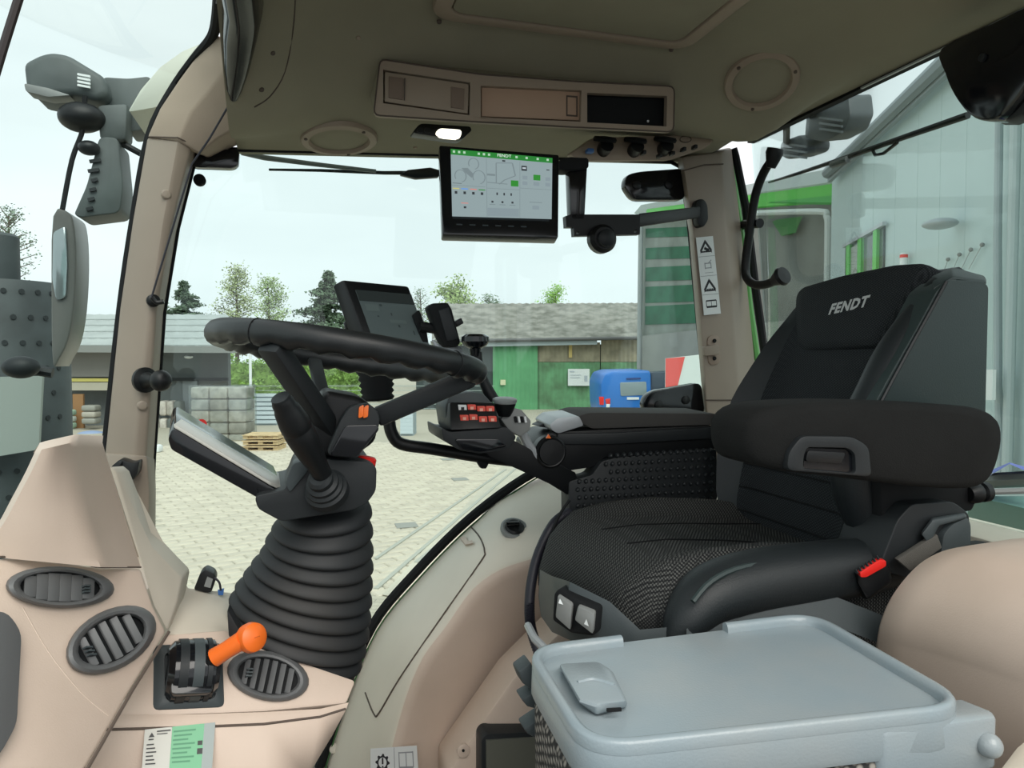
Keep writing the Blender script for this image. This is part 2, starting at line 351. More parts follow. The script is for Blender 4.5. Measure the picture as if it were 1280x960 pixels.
# ---- front right pillar
sec = [((184, 172, 1.84), (222, 176, 1.78), (240, 182, 1.80), (246, 188, 1.93)), ((166, 275, 1.84), (203, 280, 1.785), (214, 285, 1.80), (220, 290, 1.93)), ((150, 385, 1.84), (187, 390, 1.79), (196, 390, 1.80), (204, 390, 1.93)),
       ((131, 570, 1.84), (167, 572, 1.79), (183, 572, 1.80), (192, 572, 1.93)), ((126, 620, 1.84), (162, 625, 1.79), (180, 630, 1.80), (190, 640, 1.93)), ((120, 720, 1.84), (160, 730, 1.79), (182, 730, 1.80), (190, 730, 1.93))]
def ploft(sec, back): 
    return G().loft([LY(0, s)+[PY(s[-1][0]+1, s[-1][1], s[-1][2]+.03), PY(s[0][0]+6, s[0][1], s[0][2]+.08)] for s in sec]).bevel(.006, 2, 25)
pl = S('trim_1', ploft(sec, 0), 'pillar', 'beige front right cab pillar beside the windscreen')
sec = [((184, 172, 1.84), (222, 176, 1.78), (250, 192, 1.80), (262, 198, 1.92)), ((200, 136, 1.83), (238, 140, 1.77), (272, 174, 1.79), (290, 184, 1.92)), ((224, 100, 1.80), (262, 112, 1.74), (300, 158, 1.76), (318, 170, 1.90)), ((243, 74, 1.77), (280, 88, 1.70), (322, 142, 1.72), (336, 152, 1.86)), ((270, 44, 1.70), (305, 62, 1.62), (335, 112, 1.66), (338, 114, 1.8))]
O('upper_trim', ploft(sec, 0), mat('pillar_fabric', (.40, .32, .25), .9, bump=.3, bscale=700), pl)
O('joint', G().tube(LY(1.775, [(186, 171, 1.835), (222, 172), (242, 181, 1.795)]), .0018, 6), 'seam', pl)
O('screw_cap', G().lathe([(0, .004), (.008, .003), (.011, 0), (.011, -.004)], PY(178, 507, 1.79), (.35, -1, 0), 16), 'pillar', pl)
O('screw_cap', G().lathe([(0, .004), (.008, .003), (.011, 0), (.011, -.004)], PY(208, 243, 1.785), (.35, -1, 0), 16), 'pillar', pl)
O('foot_collar', ploft([((131, 566, 1.83), (166, 568, 1.775), (184, 570, 1.785), (193, 572, 1.93)), ((124, 600, 1.83), (164, 606, 1.775), (187, 612, 1.785), (194, 612, 1.93)), ((120, 740, 1.83), (160, 745, 1.775), (185, 745, 1.785), (193, 745, 1.93))], 0), 'pillar', pl)
# knobs and hooks on that pillar
bk = T('ball_mount', 'black ball-ended holder screwed to the front pillar', 'ball mount', PY(188, 476, 1.77))
O('flange', G().lathe([(.028, .0), (.028, .008), (.018, .012), (.012, .03), (.010, .045)], PY(180, 475, 1.79), (.8, -1, 0), 20), 'black', bk)
O('ball', G().ball(PY(201, 476, 1.75), .023, 16), 'black', bk)
hk = T('blind_hook', 'small black hook on the front pillar holding the blind cord', 'hook', PY(192, 378, 1.775))
O('foot', G().lathe([(.014, 0), (.014, .008), (.009, .012), (0, .013)], PY(191, 376, 1.79), (.4, -1, 0), 16), 'black', hk)
O('prong', G().tube(smooth(LY(1.765, [(190, 372), (196, 378), (205, 377)]), 4, False), .005, 8), 'black', hk)
# sun blind cassette + cord
sb = T('sun_blind', 'long black roller blind cassette at the top of the windscreen', 'sun blind', PY(290, 120, 1.66))
def bl(y, w): 
    c = [(276+8*w, 0), (290, 122)]
    return c
g = G(); secs = []
for px, py, y, hw, hh in ((292, 121, 1.62, .008, .010), (293, 108, 1.60, .016, .018), (296, 80, 1.56, .024, .032), (300, 40, 1.50, .031, .046), (304, 2, 1.44, .035, .052)):
    c = PY(px, py, y); secs.append([c+V((math.cos(a)*hw, 0, math.sin(a)*hh)) for a in [k*math.pi/8 for k in range(16)]])
secs.append([p+V((0, -.9, .03)) for p in secs[-1]])
g.loft(secs); O('cassette', g, 'gloss', sb)
O('cord', G().tube([PY(291, 123, 1.70), PY(262, 173, 1.735), PY(240, 205, 1.755), PY(189, 373, 1.775)], .0022, 6), 'cable', sb)
O('latch', G().bar(PY(274, 0, 1.52), PY(279, 18, 1.55), .012, .02), 'black', sb)
# ---- rear right pillar
sec = [((846, 196, 1.93), (853, 196, 1.86), (902, 190, 1.88), (914, 184, 1.97)), ((861, 290, 1.93), (866, 290, 1.87), (908, 286, 1.885), (926, 284, 1.97)), ((870, 400, 1.93), (875, 400, 1.87), (917, 400, 1.885), (938, 400, 1.97)), ((880, 520, 1.93), (884, 520, 1.87), (926, 520, 1.885), (950, 520, 1.97)), ((888, 640, 1.93), (892, 640, 1.87), (934, 640, 1.885), (960, 640, 1.97))]
def cloft(sec): return G().loft([LY(0, s)+[PY(s[-1][0], s[-1][1], 2.0), PY(s[0][0]+8, s[0][1], 2.0)] for s in sec]).bevel(.008, 2, 25)
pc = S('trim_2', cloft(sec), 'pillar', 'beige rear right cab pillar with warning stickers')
O('green_edge', G().tube(LY(1.985, [(908, 188), (918, 240), (927, 300), (936, 380), (946, 450)]), .012, 8), mat('bright_green', (.12, .38, .10), .4), pc)
O('cap_joint', G().tube(LY(1.862, [(852, 214), (880, 206), (904, 205, 1.88)]), .0018, 6), 'seam', pc)
O('foot_joint', G().tube(LY(1.866, [(882, 500), (925, 500, 1.882)]), .0018, 6), 'seam', pc)
def sticker(name, label, tl, tr, br, bl, mark, n):
    q = Quad(tl, tr, br, bl); t = O(name, G().prism([q(0, 0, .0006), q(1, 0, .0006), q(1, 1, .0006), q(0, 1, .0006)], -q.n*.0012), 'white', None, label=label, cat='sticker', at=tuple(bl))
    prints('print', q, mark, [mat('ink', (.02, .02, .025), .6), 'white', mat('ink_grey', (.3, .32, .34), .6)], t); return t
def tri(cx, cy, w, h): return [line(None, (cx, cy-h), (cx+w, cy+h), .05, 0), line(None, (cx+w, cy+h), (cx-w, cy+h), .02, 0), line(None, (cx-w, cy+h), (cx, cy-h), .05, 0)]
def book(cx, cy, w, h): return [line(None, (cx-w, cy-h), (cx-w, cy+h), .04, 0), line(None, (cx+w, cy-h), (cx+w, cy+h), .04, 0), line(None, (cx, cy-h), (cx, cy+h), .03, 0), line(None, (cx-w, cy+h), (cx+w, cy+h), .025, 0), line(None, (cx-w, cy-h), (cx+w, cy-h), .018, 0)]
it = tri(.5, .125, .34, .065)+[(0, (.45, .12), (.75, .19), (.5, .19)), line(None, (.4, .15), (.7, .17), .03, 0)]
it += [line(None, (.02, y), (.98, y), .006, 2) for y in (.25, .5, .74)]
it += [line(None, (.35, .34), (.7, .34), .012, 2), line(None, (.35, .40), (.7, .40), .012, 2), line(None, (.35, .33), (.35, .41), .05, 2), line(None, (.7, .33), (.7, .41), .05, 2), line(None, (.55, .34), (.75, .30), .015, 2), line(None, (.3, .46), (.8, .46), .006, 2)]
it += tri(.5, .625, .34, .065)+[line(None, (.3+.1*k, .675), (.38+.1*k, .675), .02, 0) for k in range(5)]
it += book(.5, .86, .3, .04)
sticker('warning_sticker', 'tall strip of four warning pictograms on the rear pillar', PY(870, 297, 1.864), PY(891, 295, 1.866), PY(901, 392, 1.87), PY(880, 394, 1.866), it, 4)
bh = T('hanger_bracket', 'slotted beige hanger bracket screwed to the rear pillar', 'bracket', PY(893, 455, 1.85))
O('plate', G().prism(LY(1.868, rnd2([(884, 420), (900, 418), (901, 455), (886, 457)], 8)), (0, .012, 0)).bevel(.002), mat('bracket_brown', (.30, .23, .18), .5), bh)
O('loop', G().prism(LY(1.85, rnd2([(880, 433), (899, 431), (900, 443), (881, 445)], 2)), (0, .016, 0)).bevel(.002), 'pillar', bh)
for y in (426, 448): O('screw', G().lathe([(0, .003), (.005, .003), (.006, 0)], PY(893, y, 1.866), (0, -1, 0), 12), 'blackm', bh)
# ---- windows
SEAL = smooth([(398, 965), (425, 880), (465, 783), (520, 715), (585, 650), (655, 598), (730, 560)], 5, False)
yw = 1.93
wo_ = [(243, 188), (400, 190), (620, 196), (849, 203), (862, 300), (882, 520), (800, 535), (730, 560)]+[p for p in SEAL[::-1][1:]]+[(250, 965), (180, 760), (186, 572), (204, 390), (222, 290)]
w1 = S('window_1', G().prism(LY(yw+.012, wo_), (0, .005, 0)), 'glass', 'large tinted right side window of the cab')
O('lower_seal', G().tube(LY(yw, SEAL), .013, 8), 'blackm', w1)
O('green_strip', G().tube([p+V((.010, -.012, -.010)) for p in LY(yw, SEAL)], .0022, 6), mat('dark_green', (.04, .12, .04), .5), w1)
O('top_seal', G().tube(LY(yw+.005, [(238, 186), (400, 189), (620, 195), (838, 202), (850, 209), (860, 270), (872, 400), (884, 520)]), .006, 6), 'blackm', w1)
O('pillar_seal', G().tube(LY(yw+.01, [(246, 190), (222, 285), (205, 390), (192, 572), (184, 740)]), .006, 6), 'blackm', w1)
hc = (('black hinge cover at the top rear corner of the side window', rnd2([(780, 232), (784, 218), (800, 214), (856, 210), (857, 250), (792, 250)], 8), ((796, 232), (836, 231))), ('black hinge cover at the bottom rear of the side window', rnd2([(804, 510), (806, 496), (818, 488), (877, 478), (882, 518), (812, 518)], 8), ((823, 506), (857, 500))), ('dark green-black latch block at the top front of the side window', rnd2([(235, 190), (238, 186), (299, 187), (298, 206), (290, 210), (240, 208)], 5), ()))
for lb, pts, dots in hc:
    t = O('hinge_cover', G().prism(LY(1.905, pts), (0, .03, 0)).bevel(.005), 'gloss', w1, label=lb)
    for d in dots: O('bolt_cap', G().lathe([(.012, -.002), (.012, .003), (.009, .005), (0, .005)], PY(*d, 1.905), (0, -1, 0), 18), 'black', t)
O('window_stop', G().lathe([(.014, 0), (.014, .012), (.010, .016), (0, .016)], PY(250, 226, 1.935), (0, -1, 0), 18), 'blackm', None, label='small round black stop on the glass near the front pillar', cat='stop')
# windscreen, wrapped forward from the right front pillar
g = G(); rows = []
edge = smooth([(272, -30), (269, 20), (262, 48), (240, 76), (212, 116), (185, 172), (166, 275), (150, 385), (131, 560), (124, 640), (112, 780)], 4, False)
ed = [PY(a, b, 1.86 if b > 100 else 1.86-.0028*(100-b)) for a, b in edge]
for k in range(15):
    u = k/14; rows.append([V((p.x-.42*math.sin(u*math.pi)**.8, p.y+(.42-p.y)*u, p.z)) for p in ed])
g.loft(rows, cap=False, closed=False)
w2 = S('window_2', g, 'glassf', 'tinted curved windscreen left of the front pillar', ang=80)
O('seal', G().tube([p+V((.004, -.004, 0)) for p in ed], .011, 8), 'blackm', w2)
# rear window (plane leaning slightly back)
rw = [V((1.32, 1.97, ZC+.65)), V((1.32, .45, ZC+.655)), V((1.42, .45, ZC-.36)), V((1.42, 1.97, ZC-.36))]
w3 = S('window_3', G().prism(rw, (.005, 0, 0)), 'glass', 'large rear window behind the driver seat')
O('top_rail', G().bar(W(1.318, 1.97, .645), W(1.318, .4, .652), .022, .014), 'blackm', w3)
O('bright_strip', G().bar(W(1.306, 1.5, .640), W(1.306, .4, .648), .006, .004), 'silver', w3)
O('side_seal', G().tube(LY(1.99, [(916, 186), (919, 196), (932, 260), (944, 360), (957, 450), (966, 560)]), .013, 8), 'blackm', w3)
# sill below the rear window and rear wall
g = G().prism([W(1.30, .4, -.36), W(1.30, 2.0, -.36), W(1.45, 2.0, -.36), W(1.45, .4, -.36)], (0, 0, -.04)).bevel(.01)
wr = S('wall_rear', g, 'cream', 'cream rear sill and lower wall under the rear window')
O('panel', G().box((1.4, 1.2, (ZC-.40)/2), (.06, 1.6, ZC-.40)), 'beige', wr)
# floor
fl = S('floor', G().box((.5, 1.2, -.02), (2.2, 1.7, .04)), mat('floor_mat', (.16, .15, .12), .9, var=.3, vscale=12, bump=.4), 'dark ribbed cab floor mat')
# ---- right wheel-arch cover
crest = smooth([(455, 975), (478, 900), (510, 838), (552, 782), (600, 722), (680, 690), (900, 640)], 5, False)
def arch_pt(i): return PY(*SEAL2[i], yw+.01), PY(*crest[i], 1.62)
SEAL2 = smooth([(398, 965), (425, 880), (465, 783), (520, 715), (585, 650), (655, 598), (880, 512)], 5, False)
n = len(crest); A = [PY(*p, yw+.01)+V((.01, 0, -.014)) for p in SEAL2]; B = [PY(*p, 1.62) for p in crest]
B = [V((b.x, b.y, min(b.z, a.z-.0))) for a, b in zip(A, B)]
rows = [A]
for k in range(1, 8):
    t = k/8; rows.append([a*(1-t)+b*t+V((0, 0, .022*math.sin(t*math.pi))) for a, b in zip(A, B)])
rows.append(B)
for off, dx, dz in ((-.010, .004, -.004), (-.016, .012, -.014), (-.014, .022, -.028), (.02, .09, -.12), (.07, .20, -.30)): rows.append([V((b.x+dx, b.y+off, max(0, b.z+dz))) for b in B])
rows.append([V((b.x+.30, b.y+.10, 0)) for b in B])
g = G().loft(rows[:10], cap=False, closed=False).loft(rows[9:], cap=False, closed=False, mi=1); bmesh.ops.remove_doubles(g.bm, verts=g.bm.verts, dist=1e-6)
wrgt = S('wall_right', g, [mat('arch_skylit', (.72, .66, .56), .5, var=.06, vscale=4), 'beige'], 'beige moulded wheel arch cover under the side window', ang=60)  # same plastic throughout; sky light on the top rows is put into their colour
# cover flap of the arch (seamed, on the band lightened for sky light)
fa = [(456, 868), (474, 806), (520, 742), (578, 682), (606, 652), (628, 668), (600, 700), (548, 760), (500, 826), (468, 893)]
def on_arch(px, py, lift=.004):
    # interpolate between the seal and crest curves in the picture to find the surface point
    best = None; d = ray(px, py)
    for r0, r1 in zip(rows[:9], rows[1:9]):
        for i in range(n-1):
            a, b, c, e = r0[i], r0[i+1], r1[i+1], r1[i]
            for tri_ in ((a, b, c), (a, c, e)):
                from mathutils.geometry import intersect_ray_tri
                h = intersect_ray_tri(*tri_, d, CAM, True)
                if h:
                    nn = (tri_[1]-tri_[0]).cross(tri_[2]-tri_[0]).normalized(); nn = nn if nn.dot(CAM-h) > 0 else -nn
                    return h+nn*lift
    return PY(px, py, 1.75)
seam = smooth([(457, 866), (468, 893), (475, 890), (500, 848), (548, 778), (600, 704), (606, 690), (600, 672), (588, 658)], 4, False)
O('flap_seam', G().tube([on_arch(a, b, .001) for a, b in seam], .002, 6), 'seam', wrgt)
O('flap_catch', G().prism([on_arch(a, b, .006) for a, b in ((577, 674), (583, 672), (587, 679), (592, 677), (593, 681), (584, 683))], (0, .006, -.004)), 'beige', wrgt)
O('screw_boss', G().lathe([(.012, -.004), (.012, .004), (.008, .006), (0, .005)], on_arch(418, 936, .0), (-.5, -.6, .6), 16), 'cream', wrgt)
O('grip_recess', G().tube([on_arch(a, b, .002) for a, b in smooth([(428, 888), (424, 902), (416, 912), (418, 900)], 3)], .004, 6, closed=True), 'dark', wrgt)
cn = V((.0, -.55, .83)); cp = on_arch(643, 662, .002)
cap = O('socket_cap', G().lathe([(.034, -.004), (.034, .004), (.029, .007), (.024, .006), (.024, -.002)], cp, cn, 28, sc=(1, 1)), 'mid', wrgt, label='grey ringed black socket cap')
O('lid', G().lathe([(.024, 0), (.024, .008), (.020, .012), (0, .013)], cp, cn, 24), 'black', cap)
O('tab', G().box(cp+cn*.014+V((-.006, 0, .003)), (.034, .012, .008), cn.to_track_quat('Z', 'Y').to_matrix()).bevel(.002), 'gloss', cap)
st = sticker('gear_sticker', 'white sticker with gear and book pictograms low on the wheel arch', PY(463, 936, 1.585), PY(521, 932, 1.60), PY(524, 985, 1.60), PY(463, 985, 1.585),
  [line(None, (.5, 0), (.5, 1), .012, 2)]+[(0, *[(.25+.135*math.cos(a)*r, .36+.2*math.sin(a)*r) for a, r in [(k*math.pi/16, (1.1 if k % 4 < 2 else .85)) for k in range(32)]]), (1, *[(.25+.085*math.cos(k*math.pi/8), .36+.13*math.sin(k*math.pi/8)) for k in range(16)]), ]+[line(None, (.6, .12), (.6, .5), .02, 2), line(None, (.9, .12), (.9, .5), .02, 2), line(None, (.75, .14), (.75, .5), .02, 2), line(None, (.6, .5), (.9, .5), .05, 2), line(None, (.6, .14), (.9, .14), .03, 2), line(None, (.58, .66), (.7, .66), .04, 2), line(None, (.78, .66), (.92, .66), .04, 2)], 2)
q = Quad(PY(463, 936, 1.585), PY(521, 932, 1.60), PY(524, 985, 1.60), PY(463, 985, 1.585))
prints('exclamation', q, [line(None, (.25, .24), (.25, .40), .035, 0), line(None, (.25, .44), (.25, .48), .035, 0)], [mat('ink', (.02, .02, .025), .6)], st, .0014)
# low step and boss by the seat base
stp = T('floor_step', 'beige floor step with a dark recessed tray at the wheel arch foot', 'step', V((.55, 1.3, 0)))
O('body', G().prism([PY(*p) for p in ((560, 965, 1.52), (640, 850, 1.50), (700, 790, 1.48), (760, 800, 1.48), (760, 1010, 1.5), (560, 1010, 1.52))], (0, .12, 0)).bevel(.01), 'beige', stp)
O('tray', G().prism(LY(1.46, rnd2([(602, 925), (608, 918), (700, 914), (720, 1010), (602, 1010)], 4)), (0, .05, 0)).bevel(.004), 'dark', stp)
O('tray_floor', G().prism(LY(1.455, [(608, 926), (690, 921), (690, 960), (690, 1000), (608, 1000)]), (0, .01, 0)), mat('tray_olive', (.13, .135, .11), .6), stp)
b_ = O('boss', G().lathe([(.014, -.006), (.014, .004), (.009, .006), (0, .005)], PY(579, 938, 1.515), (0, -1, .1), 18), 'beige', stp)
O('screw', G().lathe([(.003, 0), (.003, .002), (0, .002)], PY(579, 938, 1.508), (0, -1, .1), 10), 'blackm', b_)
# ================================================================== DASHBOARD
P2 = Plane(PY(0, 697, .905), PY(190, 755, 1.04), PY(100, 960, .84))
P3 = Plane(PY(208, 790, 1.10), PY(430, 865, 1.09), PY(140, 960, .985))
dash = T('dashboard', 'beige moulded dashboard with three oval air vents', 'dashboard', V((-.2, 1.05, 0)))
# cowl: two facets with a soft ridge
c1 = [(0, 640, .90), (50, 567, .93), (64, 556, .94), (90, 553, .95)]
ridge = smooth([(90, 553, .935), (90, 580, .938), (98, 625, .942), (110, 668, .945), (126, 709, .95)], 3, False)
left = smooth([(0, 660, .90), (0, 670, .90), (0, 680, .895), (0, 690, .89), (0, 697, .885)], 3, False)
right = smooth([(128, 553, 1.10), (136, 580, 1.10), (147, 615, 1.095), (160, 660, 1.09), (176, 709, 1.08)], 3, False)
L_ = smooth([(52, 562, .895), (40, 588, .897), (22, 622, .90), (4, 655, .902), (-24, 695, .905)], 3, False)
rows = []
for i in range(len(ridge)):
    a, b, c = L_[i], ridge[i], right[i]; row = [PY(a[0]-8, a[1]+2, a[2]+.03)]
    for k in range(7): t = k/6; row.append(PY(*[a[j]+(b[j]-a[j])*t for j in range(2)], a[2]+(b[2]-a[2])*t-.012*math.sin(t*math.pi)))
    for k in range(1, 6): t = k/5; row.append(PY(*[b[j]+(c[j]-b[j])*t for j in range(2)], b[2]+(c[2]-b[2])*t))
    rows.append(row)
top = [p+V((-.01, .05, .004)) for p in rows[0]]; top2 = [p+V((-.05, .16, -.02)) for p in rows[0]]
O('cowl', G().loft([top2, top]+rows, cap=False, closed=False), 'beige', dash, ang=50)
fl_ = [(136, 582, 1.10), (146, 590, 1.105), (178, 672, 1.115), (190, 684, 1.115), (228, 722, 1.13), (222, 752, 1.11), (209, 790, 1.085), (192, 757, 1.075), (177, 709, 1.08)]
O('cowl_flank', G().prism(LY(0, fl_), (.0, .08, -.01)).bevel(.004), 'cream', dash)
# lower left panel
o2 = [(-40, 700), (40, 697), (126, 710), (177, 710), (192, 757), (209, 790), (165, 862), (106, 965), (-40, 965)]
O('side_panel', G().prism(P2.L(o2), -P2.n*.05+V((0, .06, 0))).bevel(.006), 'beige', dash)
O('panel_seam', G().tube(P2.L([(0, 696), (40, 696), (126, 709), (176, 709)], .002), .0012, 6), 'seam', dash)
O('body_line', G().tube(P2.L(smooth([(28, 760), (60, 815), (100, 865), (135, 895)], 4, False), -.0007), .0012, 6), 'beige', dash)
# middle panel with the shelf on top
o3 = [(209, 792), (284, 786), (300, 800), (446, 850), (434, 880), (330, 890), (135, 898), (165, 862)]
O('centre_panel', G().prism(P3.L(o3), -P3.n*.08).bevel(.006), 'beige', dash)
g = G().loft([P3.L([(140, 894), (240, 893), (330, 890), (400, 886), (436, 878)]), P3.L([(118, 912), (240, 910), (330, 906), (400, 898), (432, 888)], .006), P3.L([(105, 965), (230, 990), (330, 990), (385, 970), (415, 920)], -.03), [p+V((0, .2, -.02)) for p in P3.L([(105, 965), (230, 990), (330, 990), (385, 970), (415, 920)], -.03)]], cap=False, closed=False)
O('lower_panel', g, 'beige', dash, ang=60)
O('crease_seam', G().tube(P3.L([(131, 912), (240, 909), (330, 905), (400, 896), (432, 886)], .0065), .0016, 6), 'seam', dash)
O('left_seam', G().tube(P2.L([(211, 790), (166, 862), (107, 965)], .003), .0022, 6), 'seam', dash)
sh = [(222, 752, 1.15), (228, 722, 1.18), (232, 736, 1.24), (290, 740, 1.27), (300, 800, 1.12), (209, 792, 1.10)]
O('shelf', G().prism(LY(0, sh), (0, .02, -.05)).bevel(.004), 'cream', dash)
O('firewall', G().box((-.33, 1.25, .30), (.12, 1.15, .62)).bevel(.03), 'beige', dash)
def vent(plane, cx, cy, a, b, rot, inner, nsl, opened, tilt):
    g = G(); E = lambda f, o, h=1: plane.L(ell(cx, cy, a*f, b*f*h, rot), o)
    g.loft([E(1, -.004), E(1, .003), E(.95, .008), E(.86, .011), E(.79, .010, .97), E(.74, .006, .96), E(.72, -.003, .95)], cap=False); t = O('air_vent', g, 'vent', dash)
    O('throat', G().prism(E(.74, .0014, .96), -plane.n*.002), 'blackm', t)
    c, s = math.cos(math.radians(rot)), math.sin(math.radians(rot))
    for k in range(nsl):
        u = (k+.5)/nsl*2-1; hx = u*a*.64; hh = b*.68*math.sqrt(max(.05, 1-(u*.80)**2)); w = a*.62/nsl*(1.02 if not opened else .66)
        pts = []
        for sx, sy in ((-1, -1), (-1, 1), (1, 1), (1, -1)):
            x = hx+sx*w+tilt*sy*hh*.0; y = sy*hh; off = .007 if not opened else (.0035 if sx < 0 else .009)
            pts.append(plane.p(cx+x*c-y*s, cy+x*s+y*c, off))
        O('slat', G().prism(pts, -plane.n*.0025).bevel(.0008), 'vent', t)
    x = -a*.62+a*.62*(2*nsl-1)/nsl if not opened else -a*.45
    for k in range(3):
        y = (-.14+.14*k)*b; x_ = cx+x*c-y*s; y_ = cy+x*s+y*c
        O('thumb_rib', G().prism(plane.L([(x_-4, y_-1), (x_+4, y_-1), (x_+4, y_+1), (x_-4, y_+1)], .012), -plane.n*.006), 'grey', t)
    return t
tag(vent(P2, 75, 734, 68, 26, 2, None, 6, False, 0), label='closed oval vent topmost on the dashboard')
tag(vent(P2, 139, 800, 61, 37, -28, None, 5, True, 0), label='open oval vent in the middle')
tag(vent(P3, 335, 845, 52, 31, 12, None, 6, True, 0), label='open oval vent beside the steering column')
# grey door-side panel at the picture's left edge
O('side_handle', G().prism(P2.L(rnd2([(-30, 762), (10, 764), (28, 790), (22, 905), (0, 945), (-30, 960)], 12), .012), -P2.n*.02).bevel(.005), 'vent', dash)
# sticker on the dashboard
stq = Quad(P3.p(181, 912, .008), P3.p(269, 903, .008), P3.p(265, 960, .002), P3.p(177, 965, .002))
sk = O('info_sticker', G().prism([stq(0, 0), stq(1, 0), stq(1, 1), stq(0, 1)], -stq.n*.001), mat('paper', (.55, .55, .50), .4), None, label='glossy green and white information sticker below the orange lever', cat='sticker', at=tuple(stq(0, 1)))
it = [(0, .38, 0, .84, 1), (1, .84, .0, 1, 1), (2, (.06, .20), (.10, .09), (.14, .20)), (2, .06, .24, .13, .27)]
it += [(2, .17, .06, .36, .09), (2, .17, .13, .32, .15)]+[(2, .04, .36+.09*k, .14+.02*(k % 3), .39+.09*k) for k in range(6)]+[(3, .40+.01*(k % 2), .10+.1*k, .72-.05*(k % 3), .14+.1*k) for k in range(8)]
it += [(2, .76, .38, .83, .48), (2, .76, .55, .84, .68)]
prints('print', stq, it, [mat('st_green', (.13, .42, .22), .35), mat('st_grey', (.28, .33, .32), .35), mat('ink2', (.03, .03, .03), .5), mat('st_dgreen', (.05, .25, .12), .4)], sk)
# ---- orange-knobbed lever
lv = T('orange_lever', 'orange ball-ended lever in a black gate on the dashboard', 'lever', P3.p(235, 885))
O('base_plate', ring(P3.L(rnd2([(192, 806), (278, 803), (281, 884), (191, 888)], 8), .001), P3.L(rnd2([(206, 815), (268, 813), (270, 873), (207, 876)], 8), .007), -P3.n*.012, .002), 'grey', lv)
O('well', G().prism(P3.L(rnd2([(205, 814), (269, 812), (271, 874), (206, 877)], 8), .001), -P3.n*.003), 'grey', lv)
c = P3.p(239, 840); ax = (P3.p(260, 838)-P3.p(220, 840)).normalized()
O('drum', G().lathe([(0, -.032), (.030, -.032), (.039, -.025), (.041, 0), (.039, .025), (.030, .032), (0, .032)], c+P3.n*.006, ax, 28), 'gloss', lv)
for k, w in ((-.014, .011), (.004, .013), (.018, .006)): O('drum_band', G().lathe([(.0400, -w/2), (.0414, -w/2), (.0414, w/2), (.0400, w/2)], c+P3.n*.006+ax*k, ax, 28), 'dark' if k != .004 else 'grey', lv)
O('lip', G().prism(P3.L(rnd2([(213, 852), (266, 848), (266, 866), (214, 868)], 6), .034), -P3.n*.02).bevel(.004), 'gloss', lv)
a0 = P3.p(258, 832, .03); a1 = P3.p(268, 822, .045); a2 = P3.p(303, 800, .075)
O('collar', G().tube([a0, a1], [.012, .011], 14), 'black', lv)
hd = O('handle', G().tube([a1, a1*.6+a2*.4, a2], [.0125, .0115, .0125], 18), 'orange', lv)
ad = (a2-a1).normalized(); up = P3.n
O('knob', G().lathe([(0, -.012), (.012, -.011), (.0185, -.006), (.020, .002), (.0185, .010), (.013, .014), (0, .0155)], P3.p(313, 797, .075), (.55, -.7, .25), 28), 'orange', hd)
O('emboss', G().tube([P3.p(313, 797, .075)+V((.55, -.7, .25)).normalized()*.0152+V((.7, .55, 0)).normalized()*x for x in (-.004, .004)], .0006, 5), mat('orange_dark', (.6, .10, .01), .5), hd)
# ---- key fob on the shelf
kf = T('key_fob', 'black key fob with blue tag lying on the dashboard shelf', 'key', PY(257, 742, 1.24))
O('body', G().prism(LY(1.235, rnd2([(242, 737), (250, 717), (257, 712), (267, 717), (270, 724), (264, 741)], 3)), (0, .03, .0)).bevel(.003), 'black', kf)
O('button_pad', G().prism(LY(1.233, [(255, 733), (259, 721), (266, 724), (263, 735)]), (0, .004, 0)), 'mid', kf)
O('wire', G().tube(smooth(LY(1.235, [(268, 722), (274, 728), (276, 738)]), 3, False), .0018, 6), 'cable', kf)
O('tag', G().prism(LY(1.235, [(272, 738), (280, 736), (279, 744), (273, 744)]), (0, .004, 0)), 'blue', kf)
# clip lever + switch on pillar foot
cl = T('pillar_clamp', 'black clamp knob at the foot of the front pillar', 'clamp', PY(155, 602, 1.74))
O('body', G().prism(LY(1.74, rnd2([(138, 584), (150, 574), (158, 577), (166, 579), (174, 576), (172, 592), (163, 603), (152, 604)], 3)), (0, .04, 0)).bevel(.006), 'black', cl)
O('wing', G().prism(LY(1.73, rnd2([(139, 586), (149, 576), (153, 578), (144, 590)], 2)), (0, .02, 0)).bevel(.003), 'dark', cl)
O('pillar_switch', G().prism(LY(1.76, [(156, 611), (168, 611), (168, 640), (162, 634)]), (0, .03, 0)).bevel(.003), 'gloss', None, label='small dark switch panel below the pillar clamp', cat='switch')
# ================================================================== STEERING
sw = T('steering_wheel', 'black steering wheel with moulded finger grips', 'steering wheel', W(.08, 1.17, -.1))
C0 = W(.082, 1.17, .002); ex = (W(.289, 1.17, -.030)-W(-.129, 1.17, .037)).normalized(); ey = V((0, 1, -.06)).normalized(); en = ex.cross(ey).normalized()
R = .197; pts = []; N = 96; loops = []
for k in range(N):
    a = 2*math.pi*k/N; d = ex*math.cos(a)+ey*math.sin(a); c = C0+d*R; lp = []
    for j in range(14):
        b = 2*math.pi*j/14; r = .0175; dn = math.sin(b)
        if dn < -.2 and abs(math.cos(a)) < .93: r += .0032*math.sin(a*30)*(-dn)
        lp.append(c+d*math.cos(b)*r*.86+en*dn*r)
    loops.append(lp)
loops.append(loops[0]); g = G().loft(loops, cap=False); bmesh.ops.remove_doubles(g.bm, verts=g.bm.verts, dist=1e-6)
rim = O('rim', g, mat('wheel_rubber', (.010, .012, .013), .42, bump=.1, bscale=500), sw, ang=60)
for a in (math.radians(228), math.radians(312)):
    d = ex*math.cos(a)+ey*math.sin(a); O('rim_joint', G().tube([C0+d*R+(d*math.cos(b)*.0152+en*math.sin(b)*.0178) for b in [k*math.pi/9 for k in range(18)]], .0009, 5, closed=True), 'blackm', rim)
HC = W(.085, 1.16, -.085)
